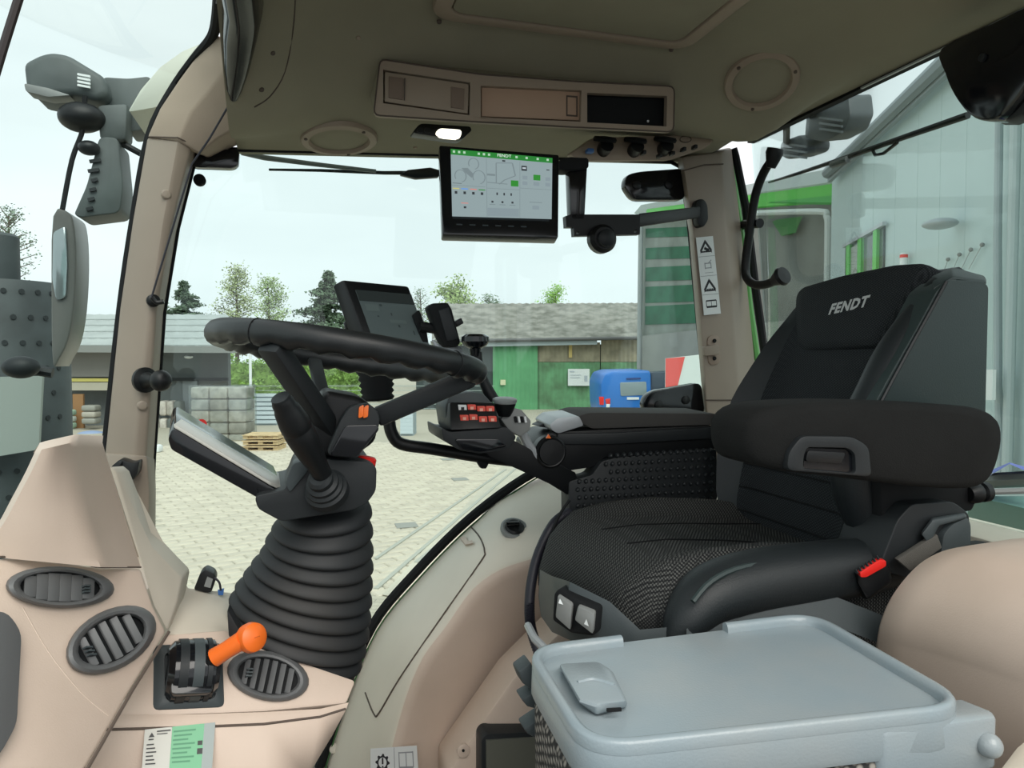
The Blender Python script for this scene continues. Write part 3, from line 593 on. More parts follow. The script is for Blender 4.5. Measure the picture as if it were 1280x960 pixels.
def spoke(p0, p1, w, h): 
    o = O('spoke', G().bar(p0, p1, w, h, up=en).bevel(.006), 'dark', sw); return o
spoke(PY(338, 430, 1.005), PY(413, 540, 1.10), .036, .026); spoke(PY(590, 471, 1.12), PY(470, 522, 1.12), .034, .030); spoke(PY(393, 450, 1.34), PY(404, 498, 1.22), .024, .014)
hub = O('hub', G().prism(LY(1.08, rnd2([(400, 498), (408, 488), (452, 496), (474, 516), (470, 552), (440, 574), (398, 570), (385, 545)], 8)), (0, .13, 0)).bevel(.012, 3), 'black', sw)
pod = O('switch_pod', G().prism(LY(1.05, rnd2([(426, 524), (438, 508), (462, 504), (474, 516), (475, 532), (456, 560), (444, 573), (408, 570)], 8)), (0, .07, 0)).bevel(.007, 3), 'dark', sw)
O('pod_face', G().prism(LY(1.046, rnd2([(432, 532), (472, 531), (474, 537), (446, 572), (412, 569)], 5)), (0, .02, 0)).bevel(.004), 'gloss', pod)
for x in (450, 456): O('rocker', G().prism(LY(1.044, rnd2([(x-1, 509), (x+5, 506), (x+4, 521), (x-2, 523)], 2)), (0, .02, 0)).bevel(.002), 'orange', pod)
# ---- steering column
sc = T('steering_column', 'steering column with ribbed rubber bellows and gear stalk', 'steering column', W(.02, 1.17, -.55))
Lp = smooth([(352, 634), (343, 654), (333, 672), (325, 690), (312, 707), (300, 724), (288, 742), (284, 762), (288, 780), (300, 800)], 3, False)
Rp = smooth([(464, 624), (466, 650), (467, 680), (467, 706), (466, 732), (465, 758), (463, 784), (459, 808), (452, 830), (440, 850)], 3, False)
loops = []; nb = len(Lp); NF = 11
for i in range(NF*8+1):
    f = i/(NF*8)*(nb-1); k = min(int(f), nb-2); t = f-k
    l = [Lp[k][j]*(1-t)+Lp[k+1][j]*t for j in range(2)]; r = [Rp[k][j]*(1-t)+Rp[k+1][j]*t for j in range(2)]
    a, b = PY(*l, 1.185), PY(*r, 1.185); c = (a+b)/2; A = (b-a)/2; ph = (i % 8)/8
    sc_ = .885+.115*(math.sin(math.pi*.5*ph/.75) if ph < .75 else math.cos(math.pi*.5*(ph-.75)/.25))
    B_ = V((0, .086, .014)); loops.append([c+A*math.cos(th)*sc_+B_*math.sin(th)*sc_ for th in [m*2*math.pi/40 for m in range(40)]])
O('bellows', G().loft(loops), 'rubber', sc, ang=80)
O('bellows_foot', G().prism(LY(1.08, rnd2([(284, 762), (300, 790), (300, 806), (286, 796)], 3)), (0, .03, 0)).bevel(.004), 'rubber', sc)
head = O('column_head', G().prism(LY(1.075, rnd2([(357, 612), (366, 588), (384, 575), (410, 574), (460, 577), (471, 584), (470, 614), (458, 630), (440, 638), (352, 652), (322, 636), (318, 620)], 6)), (0, .19, 0)).bevel(.014, 3), 'dark', sc)
O('head_cheek', G().prism(LY(1.07, rnd2([(357, 604), (366, 580), (386, 574), (384, 590), (362, 616)], 4)), (0, .05, 0)).bevel(.004), 'grey', head)
O('hazard_button', G().lathe([(.014, -.01), (.014, .006), (.011, .009), (0, .010)], PY(458, 578, 1.12), (.2, 0, 1), 18), 'red', head)
sb0 = PY(408, 612, 1.06); sb1 = PY(396, 580, 1.03); sb2 = PY(349, 506, .99)
d = (sb2-sb0).normalized()
O('stalk_boot', G().lathe([(.030, -.01), (.030, .004), (.026, .007), (.026, .012), (.022, .015), (.022, .021), (.017, .024), (.017, .032), (.013, .036)], sb0, (d+V((0, -.5, 0))).normalized(), 28), 'dark', head)
tot = (sb2-sb1).length
stl = O('stalk', G().lathe([(.0, -.02), (.013, -.02), (.014, 0), (.0175, .02), (.0198, .045), (.0202, .06), (.0194, .062), (.0194, .064), (.0202, .066), (.0198, tot-.028), (.0170, tot-.008), (.0145, tot-.002), (.0145, tot+.004), (.0125, tot+.010), (0, tot+.011)], sb1, d, 28), 'black', sc)
O('end_button', G().lathe([(.012, 0), (.012, .003), (.009, .0045), (0, .0045)], sb1+d*(tot+.010), d, 18), 'dark', stl)
# ---- instrument display on the column, seen edge-on
dp = T('instrument_display', 'slim black instrument display with screen coloured pale for sky reflection on the column', 'display', PY(300, 600, 1.15))
dpl = [(210, 545), (213, 536), (224, 531), (342, 603), (360, 612), (358, 622), (335, 628), (216, 562)]
dpl = [(210, 549), (214, 538), (220, 536), (338, 608), (358, 620), (356, 630), (332, 628), (214, 562)]
O('housing', G().prism(LY(1.10, rnd2(dpl, 4)), (-.02, .16, .02)).bevel(.005), 'gloss', dp)
O('screen', G().prism([p+V((-.002, -.004, .007)) for p in LY(0, [(220, 536, 1.10), (234, 525, 1.25), (360, 602, 1.25), (358, 616, 1.12), (340, 608, 1.10)])], (0, 0, -.005)).bevel(.001), mat('screen_sky_sheen', (.55, .54, .49), .3), dp)  # pale colour stands in for the sky mirrored in the screen
O('dot_reflection', G().lathe([(0, .002), (.006, .002), (.006, 0)], PY(241, 542, 1.19), (.3, -.2, 1), 14), 'red', dp)  # red disc painted in as the mirror image of the window dot
O('bracket', G().prism(LY(1.12, [(322, 618), (362, 606), (372, 640), (340, 644)]), (0, .12, 0)).bevel(.006), 'dark', dp)
# ================================================================== DRIVER SEAT
ds = T('driver_seat', 'black and charcoal driver seat with armrest and headrest lettering', 'seat', V((.75, 1.2, .1)))
def seat_loop(x, y0, y1, ztop, zbot, bol, n=24):
    out = []
    for k in range(n+1):
        u = k/n; y = y0+(y1-y0)*u; e = min(u, 1-u)
        z = ztop+bol*(math.exp(-((e-.09)/.09)**2))-(.045*(1-sstep(0, .10, e)))
        out.append(W(x, y, z))
    return out+[W(x, y1, zbot), W(x, y0, zbot)]
secs = []
for x, zt, zb, inset, bol in ((.448, -.415, -.44, .08, 0), (.453, -.375, -.45, .055, 0), (.47, -.348, -.46, .035, .0), (.495, -.328, -.46, .018, .0), (.53, -.315, -.46, 0, .008), (.60, -.312, -.46, 0, .02), (.70, -.318, -.46, 0, .03), (.80, -.328, -.46, 0, .032), (.90, -.335, -.46, .01, .03), (.98, -.335, -.46, .02, .02)):
    secs.append(seat_loop(x, .945+inset, 1.43-inset, zt, zb, bol))
cush = O('cushion', G().loft(secs), 'cloth', ds, ang=50)
for k in (.33, .67):
    pts = [W(x, .945+.485*k+(.03 if k < .5 else -.03)*sstep(.9, .5, x), interp([(s[0], s[1]) for s in ((.453, -.375), (.47, -.348), (.495, -.328), (.53, -.315), (.60, -.312), (.70, -.318), (.80, -.328), (.90, -.335), (.98, -.335))], x)+.001) for x in [.53+.037*i for i in range(11)]]
    O('seam', G().tube(pts, .0015, 5), 'blackm', cush)
O('far_bolster', G().tube(smooth(LY(0, [(716, 672, 1.38), (760, 655, 1.41), (800, 647, 1.42), (850, 650, 1.42), (905, 660, 1.41)]), 4, False), [.012]+[.018+.012*math.sin(k*.2) for k in range(15)]+[.015], 12), 'leather', ds, ang=80)
# near-side leather bolster
bp = [(842, 806, .925, .018), (858, 775, .93, .032), (885, 745, .94, .042), (935, 728, .95, .046), (1010, 716, .955, .046), (1090, 706, .96, .042), (1110, 704, .97, .03)]
bp = smooth(bp, 4, False)
loops = []
pp = [PY(b[0], b[1], b[2]) for b in bp]
for i, p in enumerate(pp):
    t = (pp[min(i+1, len(pp)-1)]-pp[max(i-1, 0)]).normalized(); u = V((0, 1, 0)); w = t.cross(u).normalized(); u = w.cross(t); r = bp[i][3]
    loops.append([p+u*math.cos(a)*r*1.1+w*math.sin(a)*r for a in [k*math.pi/10 for k in range(20)]])
O('side_bolster', G().loft(loops), 'leather', ds, ang=60)
O('bolster_edge', G().tube(smooth(LY(0, [(866, 752, .895), (890, 726, .905), (932, 708, .92), (1010, 698, .94), (1085, 690, .95)]), 4, False), .004, 6), 'leather2', ds)
# seat pan / control panel
pan = [(672, 712), (680, 708), (694, 724), (700, 720), (745, 744), (760, 752), (800, 785), (862, 800), (900, 812), (900, 840), (700, 800), (676, 760)]
O('seat_pan', G().loft([LY(0, [(675, 712, 1.30), (690, 720, 1.10), (712, 727, .985), (762, 752, .935), (800, 787, .925), (1000, 770, .92)]), LY(0, [(673, 745, 1.30), (686, 757, 1.10), (708, 772, .975), (756, 800, .925), (800, 822, .915), (1000, 812, .91)]), LY(0, [(676, 770, 1.30), (690, 790, 1.12), (712, 800, 1.0), (760, 830, .95), (800, 850, .94), (1000, 850, .93)])], cap=False, closed=False), 'grey', ds, ang=50)
ctl = O('control_panel', G().prism([PY(*p) for p in ((692, 742, .99), (698, 736, .985), (746, 762, .925), (742, 796, .915), (714, 792, .96), (690, 776, .985))], (.03, .03, -.0)).bevel(.004), 'blackm', ds)
for a, in (([(697, 744, .975), (715, 757, .948), (713, 789, .948), (694, 772, .975)],), ([(722, 758, .940), (743, 768, .912), (741, 794, .908), (718, 776, .940)],)):
    bt = O('seat_button', G().prism([PY(*p) for p in a], (.012, .02, 0)).bevel(.003), 'mid', ctl)
O('button_icon', G().poly([PY(*p) for p in ((698, 754, .967), (704, 756, .963), (700, 748, .967))]).poly([PY(*p) for p in ((730, 780, .918), (736, 783, .911), (733, 774, .916))]), 'white', ctl)
O('height_lever', G().tube(LY(0, [(660, 782, 1.05), (668, 798, 1.0), (682, 812, .97)]), .006, 8), 'silver', ds)
O('suspension_base', G().box((.72, 1.19, .27), (.42, .36, .54)).bevel(.03), 'blackm', ds)
# backrest
def back(h):
    xc = .875+.185*h-.012*math.sin(h*math.pi); z = -.37+.515*h
    hw = interp([(0, .205), (.15, .235), (.4, .252), (.6, .250), (.8, .236), (.93, .214), (1, .185)], h)
    b = interp([(0, .01), (.15, .045), (.35, .07), (.55, .068), (.75, .04), (.9, .012), (1, 0)], h)
    th = interp([(0, .10), (.5, .12), (.9, .115), (.97, .09), (1, .05)], h)
    return xc, z, hw, b, th
def hwn(h): return interp([(0, .205), (.15, .235), (.4, .252), (.6, .240), (.8, .212), (.93, .195), (1, .18)], h)
loops = []
for i in range(25):
    h = i/24; xc, z, hw, b, th = back(h); yc = 1.2; lp = []
    for u in [k/20*2-1 for k in range(21)]:
        e = 1-abs(u); f = math.exp(-((e-.17)/.13)**2); edge = 1-sstep(0, .16, e)
        lp.append(W(xc-b*f+.05*edge, yc+u*(hw if u > 0 else min(hw, hwn(h))), z))
    lp += [W(xc+th, yc+hw*.93, z+.01), W(xc+th+.015, yc, z+.012), W(xc+th, yc-min(hw, hwn(h))*.93, z+.01)]
    loops.append(lp)
br = O('backrest', G().loft(loops), 'leather', ds, ang=55)
rows = []
for i in range(22):
    h = .02+.84*i/21; xc, z, hw, b, th = back(h); row = []
    for u in [k/12*2-1 for k in range(13)]:
        uu = u*.66; e = 1-abs(uu); f = math.exp(-((e-.17)/.13)**2); row.append(W(xc-b*f-.005, 1.2+uu*hw, z))
    rows.append(row)
O('back_insert', G().loft(rows, cap=False, closed=False), 'cloth2', br, ang=60)
for h in (.1, .19, .28): 
    xc, z, hw, b, th = back(h); O('insert_seam', G().tube([W(xc-b*math.exp(-((1-abs(u)-.17)/.13)**2)-.006, 1.2+u*hw, z) for u in [k/10*1.3-.65 for k in range(11)]], .002, 5), 'blackm', br)
# headrest cushion
hl = [(1000, 372), (1008, 362), (1060, 347), (1130, 333), (1165, 331), (1160, 348), (1140, 380), (1118, 418), (1106, 436), (1010, 442), (1002, 436), (999, 400)]
HP = Plane(W(1.005, 1.38, -.02), W(.985, 1.03, -.02), W(1.05, 1.2, .13))
fr = [HP.p(a, b) for a, b in rnd2(hl, 7)]
cen = sum(fr, V())/len(fr); bk_ = -HP.n
def shr(l, s, off): return [cen+(p-cen)*s+HP.n*off for p in l]
hr = O('headrest', G().loft([shr(fr, .97, -.07), shr(fr, 1, -.03), shr(fr, 1.0, .0), shr(fr, .985, .010), shr(fr, .95, .016), shr(fr, .8, .020), shr(fr, .4, .022)]), 'cloth2', ds, ang=60)
tu = (HP.p(1092, 372)-HP.p(1036, 385)); tv = HP.n.cross(tu)
tv = tv if tv.z > 0 else -tv
text('lettering', 'FENDT', HP.p(1035, 393, .0235), tu, tv, .021, 'stitch', hr, sx=1.05, shear=.15, bold=.045, space=1.12)
# light top cap, near side panel
O('shoulder_cap', G().loft([LY(0, [(1163, 345, 1.0), (1190, 333, 1.0), (1232, 345, 1.0), (1233, 352, .985), (1195, 349, .985), (1170, 362, .985)]), LY(0, [(1166, 360, .955), (1192, 345, .95), (1232, 350, .95), (1234, 356, .95), (1196, 352, .95), (1170, 372, .955)])]).bevel(.004), 'leather2', ds)
O('side_panel', G().prism(LY(.945, rnd2([(1187, 350), (1228, 351), (1236, 358), (1232, 520), (1085, 520), (1112, 470), (1145, 412), (1172, 362)], 5)), (.004, .06, 0)).bevel(.012, 3), 'leather2', ds)
O('panel_piping', G().tube(LY(.943, [(1183, 352), (1165, 385), (1140, 430), (1115, 476), (1092, 520)]), .003, 6), 'leather', ds)
O('back_bolster', G().tube(smooth(LY(.985, [(1172, 352), (1150, 395), (1122, 445), (1098, 495), (1075, 545), (1068, 600), (1085, 650), (1105, 690)]), 4, False), [.012+.024*math.sin(min(1, k/10)*1.57) for k in range(29)], 14), 'leather', ds, ang=80)
# left armrest
ao = smooth([(930, 545), (934, 525), (955, 510), (1000, 504), (1060, 502), (1140, 504), (1210, 508), (1243, 519), (1253, 540), (1249, 572), (1236, 600), (1210, 611), (1150, 609), (1090, 602), (1040, 596), (985, 590), (945, 580), (933, 565)], 3)
oa = LY(.855, ao); ca = sum(oa, V())/len(oa)
def sa(s, dy): return [ca+(p-ca)*s+V((0, dy, 0)) for p in oa]
arm = O('armrest', G().loft([sa(.80, -.012), sa(.95, -.007), sa(1, .006), sa(1.0, .06), sa(1.0, .082), sa(.96, .092)]), 'arm', ds, ang=60)
O('latch_bezel', ring(LY(.834, rnd2([(984, 588), (986, 566), (1002, 545), (1066, 546), (1086, 558), (1090, 596)], 8)), LY(.833, rnd2([(1004, 586), (1005, 570), (1009, 559), (1060, 560), (1069, 567), (1070, 592)], 5)), (0, .02, 0), .003), 'dark', arm)
O('latch_well', G().prism(LY(.8395, [(1004, 588), (1006, 560), (1068, 562), (1071, 594)]), (0, .01, 0)), 'gloss', arm)
O('latch', G().prism(LY(.836, rnd2([(1007, 577), (1010, 563), (1058, 566), (1052, 580)], 4)), (0, .01, 0)).bevel(.003), 'black', arm)
O('armrest_bracket', G().prism(LY(.93, [(1100, 598), (1235, 600), (1216, 640), (1140, 640), (1104, 660)]), (0, .05, 0)).bevel(.006), 'blackm', ds)
O('adjuster_knob', G().lathe([(.012, -.02), (.016, -.01), (.016, .0), (.010, .004), (.016, .008), (.016, .018), (0, .02)], PY(1222, 616, .93), (1, 0, .05), 18), 'black', ds)
O('adjuster_rod', G().tube(LY(.93, [(1228, 615), (1300, 613)]), .005, 8), 'mid', ds)
# belt housing and buckle
hs = [(1104, 706), (1118, 655), (1132, 632), (1152, 628), (1196, 626), (1212, 640), (1214, 700)]
bhz = O('belt_housing', G().prism(LY(.90, rnd2([(1098, 712), (1122, 650), (1140, 630), (1192, 627), (1212, 642), (1215, 720), (1160, 730)], 7)), (0, .10, 0)).bevel(.008, 3), 'dark', ds)
O('belt_guard', G().prism(LY(.89, rnd2([(1172, 720), (1180, 668), (1190, 656), (1210, 646), (1214, 656), (1214, 720)], 5)), (0, .03, 0)).bevel(.005), 'grey', bhz)
O('belt_guide', G().loft([LY(.895, [(1150, 666), (1164, 646), (1206, 640), (1209, 647), (1172, 655), (1160, 680)]), LY(.885, [(1152, 668), (1166, 650), (1206, 643), (1209, 648), (1174, 658), (1162, 682)])]).bevel(.003), 'grey', bhz)
O('belt_webbing', G().prism([PY(*p) for p in ((1122, 700, .88), (1172, 668, .885), (1178, 685, .885), (1138, 714, .88))], (.004, .012, 0)).bevel(.002), mat('webbing', (.09, .085, .075), .9, bump=.4, bscale=900), ds)
bu = O('belt_buckle', G().prism([PY(*p) for p in ((1068, 714, .90), (1102, 694, .895), (1114, 712, .89), (1116, 728, .89), (1084, 752, .895), (1074, 730, .90))], (.02, .03, -.01)).bevel(.006), 'black', ds)
O('release_button', G().prism([PY(*p) for p in rnd2([(1075, 716), (1099, 700), (1108, 701), (1108, 708), (1083, 722), (1076, 722)], 2) for p in [(p[0], p[1], .886)]], (.005, .012, 0)).bevel(.002), 'red', bu)
for k in range(7): O('grip_rib', G().bar(PY(1069+4.4*k, 712-2.9*k, .893), PY(1072+4.4*k, 717-2.9*k, .889), .002, .003), 'dark', bu)
# cable loop beside the seat
hz = smooth(LY(0, [(712, 640, 1.44), (692, 655, 1.42), (674, 690, 1.40), (664, 730, 1.38), (662, 770, 1.36), (668, 800, 1.34), (690, 860, 1.3)]), 6, False)
hs_ = None
O('hose', G().tube([hz[0]+(hz[-1]-hz[0])*0 if False else p for p in smooth(hz, 6, False)], [.011 if k % 2 else .0095 for k in range(len(smooth(hz, 6, False)))], 10), 'cable', ds, ang=80)
O('wire', G().tube(smooth(LY(1.40, [(712, 625), (696, 650), (684, 690), (678, 730)]), 5, False), .003, 6), 'blackm', ds)
# ================================================================== RIGHT ARMREST CONSOLE
ac = T('armrest_console', 'long black multifunction armrest console beyond the driver seat', 'armrest', PY(780, 650, 1.5))
O('pad', G().prism(LY(1.475, rnd2([(722, 520), (737, 516), (896, 517), (896, 531), (740, 536), (728, 530)], 4)), (0, .13, .004)).bevel(.008, 3), mat('pad_cloth', (.05, .048, .045), .8, bump=.3, bscale=600), ac)
O('body', G().prism(LY(1.465, rnd2([(668, 556), (690, 540), (735, 538), (896, 532), (896, 562), (755, 572), (742, 584), (700, 590), (672, 586)], 5)), (0, .14, 0)).bevel(.006), 'black', ac)
O('upper_rail', G().prism(LY(1.458, [(697, 542), (768, 541), (896, 534), (896, 548), (760, 556), (697, 556)]), (0, .03, 0)).bevel(.003), 'dark', ac)
O('silver_corner', G().prism(LY(1.455, rnd2([(687, 531), (697, 523), (724, 520), (730, 532), (698, 542), (690, 538)], 3)), (0, .10, .006)).bevel(.003), 'silver', ac)
kn = O('knob', G().lathe([(.030, .02), (.034, .01), (.034, -.012), (.030, -.016), (.027, -.015), (.026, -.019), (0, -.021)], PY(686, 564, 1.455), (0, 1, 0), 32), 'black', ac)
O('marker', G().prism(LY(1.433, [(683, 548), (686, 543), (689, 548)]), (0, .006, 0)), 'orange', kn)
sp = O('side_panel', G().prism(LY(1.45, rnd2([(711, 602), (740, 594), (752, 577), (770, 572), (896, 561), (897, 624), (884, 640), (860, 655), (712, 662)], 4)), (0, .05, 0)).bevel(.004), 'dark', ac)
g = G()
for r in range(9):
    for c in range(23):
        px = 722+8.3*c+(2 if r % 2 else 0); py = 604+9.2*r-1.0*c*.9+(-22 if r < 0 else 0)
        py = 570+10.0*r+2.2*(0)-(px-760)*.055
        if px > 890 or py > 650: continue
        if px < 757 and py < 603-(px-712)*.12: continue
        c0 = PY(px, py, 1.45); g.lathe([(.0062, .001), (.0035, -.0045), (.0001, -.006)], c0, (0, 1, 0), 6)
O('bumps', g, 'dark', sp, kind='stuff')
O('front_arm', G().loft([LY(1.44, [(598, 558), (640, 548), (662, 560), (612, 572)]), LY(1.45, [(640, 575), (668, 566), (720, 590), (700, 612)])]+[LY(1.46, [(690, 605), (712, 590), (722, 596), (712, 622)])], cap=True).bevel(.004), 'black', ac)
O('pod', G().prism(LY(1.36, rnd2([(552, 534), (562, 540), (634, 534), (646, 546), (636, 561), (600, 567), (575, 563), (554, 550)], 4)), (0, .16, 0)).bevel(.007, 3), 'dark', ac)
O('pod_recess', G().prism(LY(1.355, rnd2([(568, 549), (624, 549), (634, 558), (600, 565), (578, 562)], 4)), (0, .02, 0)).bevel(.002), 'gloss', ac)
kq = Quad(PY(562, 503, 1.38), PY(618, 503, 1.38), PY(627, 535, 1.35), PY(563, 538, 1.35))
kp = O('keypad', G().prism(kq.rect(0, 0, 1, 1), V((0, .10, -.01))).bevel(.004), 'black', ac)
O('keypad_back', G().prism(LY(1.40, rnd2([(556, 510), (562, 494), (590, 490), (604, 492), (616, 505), (626, 535), (560, 538)], 5)), (0, .1, 0)).bevel(.004), 'grey', ac)
for i, (px, py) in enumerate(((578.3, 511.4), (590, 511), (601.7, 513), (613, 513), (580.6, 524), (592, 523.4), (604, 525.8), (615.8, 525.5))):
    yy = 1.372-.0009*(py-511)
    bt = O('button', G().prism(LY(yy, rnd2([(px-5.3, py-5.3), (px+4.9, py-5.3), (px+5.5, py+5.3), (px-4.7, py+5.3)], 1)), (0, .012, 0)).bevel(.0012), 'white' if i == 0 else 'redbtn', kp)
    O('glyph', G().poly(LY(yy-.0006, [(px-2, py-2.5), (px+2, py-2.5), (px+2, py+1), (px-2, py+1)])), 'black' if i == 0 else mat('glyph', (.85, .45, .35), .5), bt)
O('dial_disc', G().lathe([(.012, -.03), (.018, -.018), (.022, -.006), (.0, -.004)], PY(631, 501, 1.40), (0, -.1, 1), 24), 'black', ac)
O('dial_cap', G().lathe([(.022, -.006), (.024, -.003), (.024, .002), (.020, .004), (0, .005)], PY(631, 500, 1.40), (0, -.1, 1), 24), mat('disc_grey', (.25, .27, .27), .4), ac)
O('grey_lever', G().prism(LY(1.40, rnd2([(626, 524), (637, 509), (652, 512), (664, 526), (663, 538), (650, 546), (636, 538)], 2)), (0, .06, 0)).bevel(.003, 2), 'mid', ac)
for k in range(4): O('lever_rib', G().prism(LY(1.394, [(643+4*k, 521), (645.5+4*k, 520.5), (647+4*k, 528), (644.5+4*k, 528.5)]), (0, .01, 0)), 'white' if k % 2 else 'blackm', ac)
O('lever_neck', G().tube(LY(1.45, [(652, 540), (660, 556), (676, 575)]), .010, 10), 'silver', ac)
O('armrest_lever', G().prism(LY(1.50, rnd2([(672, 533), (690, 524), (708, 518), (728, 519), (720, 530), (690, 536)], 3)), (0, .05, 0)).bevel(.003), 'dark', ac)
# side joystick with mushroom knob, bellows joystick
j1 = T('mushroom_knob', 'black scalloped mushroom knob standing right of the steering wheel rim', 'joystick', PY(606, 495, 1.48))
pc_ = PY(594, 427, 1.48); prof = [(0, -.030), (.010, -.030), (.012, -.014), (.024, -.008), (.029, .0), (.028, .010), (.020, .015), (.018, .012), (0, .012)]
O('knob', G().lathe(prof, pc_, (0, 0, 1), 24), 'gloss', j1)
O('stem', G().tube(LY(1.48, [(597, 440), (599, 462), (606, 480), (616, 500)]), [.009, .009, .011, .014], 12), 'black', j1)
j2 = T('bellows_joystick', 'ribbed black rubber joystick bellows behind the steering wheel', 'joystick', PY(473, 505, 1.5))
O('bellows', G().lathe([(.030, 0), (.034, .006), (.029, .012), (.034, .018), (.030, .024), (.035, .030), (.031, .036), (.036, .042), (.033, .048), (.040, .058), (.038, .064), (0, .066)], PY(472, 500, 1.5), (-.05, 0, 1), 28), 'blackm', j2, ang=80)
# tablet on the console
th = T('holder_arm', 'bent black tube arm running from the console under the wheel', 'holder', PY(500, 560, 1.5))
O('tube', G().tube(smooth(LY(1.50, [(482, 505), (486, 525), (490, 542), (502, 555), (540, 561), (600, 571), (650, 577)]), 4, False), .0125, 12), 'black', th)
O('clip', G().prism(LY(1.49, [(596, 576), (612, 578), (608, 586), (602, 586)]), (0, .02, 0)).bevel(.002), 'blackm', th)
tb = T('armrest_terminal', 'tilted black terminal tablet above the steering wheel rim', 'tablet', PY(490, 440, 1.55))
q = Quad(PY(428, 349, 1.58), PY(511, 357, 1.58), PY(541, 440, 1.52), PY(460, 438, 1.52))
O('housing', G().prism(q.rect(0, 0, 1, 1), -q.n*.028+V((-.02, .0, 0))).bevel(.005), 'black', tb)
O('screen', G().prism(q.rect(.135, .15, .985, 1.0, .0005), -q.n*.001), mat('dull_screen', (.13, .16, .16), .12), tb)
prints('screen_print', q, [(0, .14, .14, .985, .30), (1, .42, .33, .46, .36), (1, .55, .45, .57, .49), (1, .33, .5, .36, .52), (1, .6, .62, .63, .66), (1, .8, .7, .82, .76), (2, .2, .34, .40, .44), (2, .5, .55, .75, .60)], [mat('scr_dark', (.045, .055, .055), .15), mat('scr_mark', (.07, .09, .09), .2), mat('scr_mark2', (.15, .185, .18), .2)], tb, .0012)
O('side_clip', G().prism(LY(1.53, [(516, 394), (524, 387), (533, 410), (537, 436), (531, 436)]), (0, .02, 0)).bevel(.002), 'blackm', tb)
O('back_mount', G().prism(LY(1.6, [(430, 402), (440, 400), (445, 416), (432, 414)]), (0, .03, 0)).bevel(.003), 'black', tb)
ph = T('phone_holder', 'black upright device holder beside the tilted tablet', 'holder', PY(556, 432, 1.53))
O('cradle', G().prism(LY(1.50, rnd2([(535, 384), (540, 379), (560, 378), (565, 386), (576, 428), (572, 434), (556, 434), (548, 420)], 3)), (0, .05, 0)).bevel(.005), 'blackm', ph)
O('face', G().prism(LY(1.497, [(548, 388), (561, 384), (573, 424), (559, 427)]), (0, .01, 0)).bevel(.002), 'dark', ph)
O('arm', G().tube(LY(1.525, [(525, 408), (550, 412)]), .011, 10), 'black', ph)
O('screw_knob', G().prism(LY(1.52, [(568, 402), (577, 397), (580, 404), (571, 409)]), (0, .02, 0)).bevel(.002), 'black', ph)
O('foot', G().prism(LY(1.53, rnd2([(540, 425), (552, 432), (575, 432), (582, 446), (548, 442)], 3)), (0, .03, 0)).bevel(.003), 'silver', ph)
# ================================================================== CEILING MONITOR
mn = T('ceiling_monitor', 'wide black ceiling monitor showing a white tractor screen', 'monitor', PY(625, 294, 1.60))
q = Quad(PY(549, 181, 1.585), PY(699, 193, 1.555), PY(698, 297, 1.50), PY(553, 293, 1.53))
O('housing', G().prism(q.rect(0, 0, 1, 1), -q.n*.035).bevel(.004), 'gloss', mn)
SC = emis('screen_white', (.22, .28, .29), 1.0)
sq = Quad(PY(563, 187.5, 1.578), PY(690, 199, 1.552), PY(689, 275, 1.508), PY(565, 271.5, 1.535)); nn = sq.n
off0 = .004
O('screen', G().poly(sq.rect(0, 0, 1, 1, off0)), SC, mn)
it = [(0, 0, 0, 1, .085)]
for u in (.345, .675): it.append(line(None, (u, .1), (u, 1), .004, 1))
for u0, u1, v in ((0, .33, .545), (.35, .67, .56), (.68, 1, .53)): it.append(line(None, (u0, v), (u1, v), .006, 1))
for cx, cy_, r in ((.09, .40, .055), (.27, .40, .06), (.22, .2, .05)):
    for k in range(12):
        a, b = k*math.pi/6*.8+2.6, (k+1)*math.pi/6*.8+2.6; it.append(line(None, (cx+r*math.cos(a), cy_+r*1.7*math.sin(a)), (cx+r*math.cos(b), cy_+r*1.7*math.sin(b)), .010, 1))
it += [(1, (.10, .28), (.16, .27), (.22, .36), (.20, .42), (.15, .36)), line(None, (.44, .16), (.60, .14), .012, 1), line(None, (.60, .14), (.63, .34), .012, 1), line(None, (.63, .34), (.52, .42), .012, 1), line(None, (.52, .42), (.47, .49), .012, 1), line(None, (.44, .16), (.44, .47), .010, 1), line(None, (.35, .47), (.55, .48), .012, 1), line(None, (.35, .35), (.43, .35), .03, 1)]
it += [(2, .585, .415, .66, .51), (2, .81, .30, .88, .39), (3, .69, .17, .745, .25), (4, .70, .195, .735, .22)]
for u in (.70, .93): it += [(5, u, .33, u+.05, .39), (5, u, .42, u+.05, .48)]
it += [(5, .81, .42, .87, .48), (3, .94, .20, .97, .215), (3, .50, .105, .53, .13), (3, .01, .51, .10, .516)]
for k, c in enumerate((6, 7, 8, 2)): it += [(c, .01+.085*k, .585, .075+.085*k, .60), (3, .03+.085*k, .63, .055+.085*k, .67)]
it += [(8, .09, .80, .16, .81), (3, .115, .85, .14, .88), (5, .35, .86, .665, .985)]
for k in range(3): it += [(3, .39+.1*k, .75, .41+.1*k, .78), (1, .37+.1*k, .80, .43+.1*k, .81), (3, .44+.07*k, .62, .455+.07*k, .66)]
it += [(1, .77, .74, .90, .75), (5, .80, .80, .87, .86)]
prints('screen_print', sq, it, [emis('s_green', (.02, .17, .03)), emis('s_grey', (.15, .19, .20)), emis('s_green2', (.03, .20, .03)), emis('s_black', (.03, .035, .04)), emis('s_w', (.4, .45, .48)), emis('s_lgrey', (.19, .24, .26)), emis('s_yel', (.45, .42, .15)), emis('s_blue', (.1, .25, .6)), emis('s_red', (.55, .18, .15))], mn, off0+.0008)
tu = (sq(1, 0)-sq(0, 0)).normalized(); tv = (sq(0, 0)-sq(0, 1)).normalized()
text('screen_title', 'FENDT', sq(.45, .062, off0+.0025), tu, tv, .0070, emis('s_title', (.65, .7, .68)), mn)
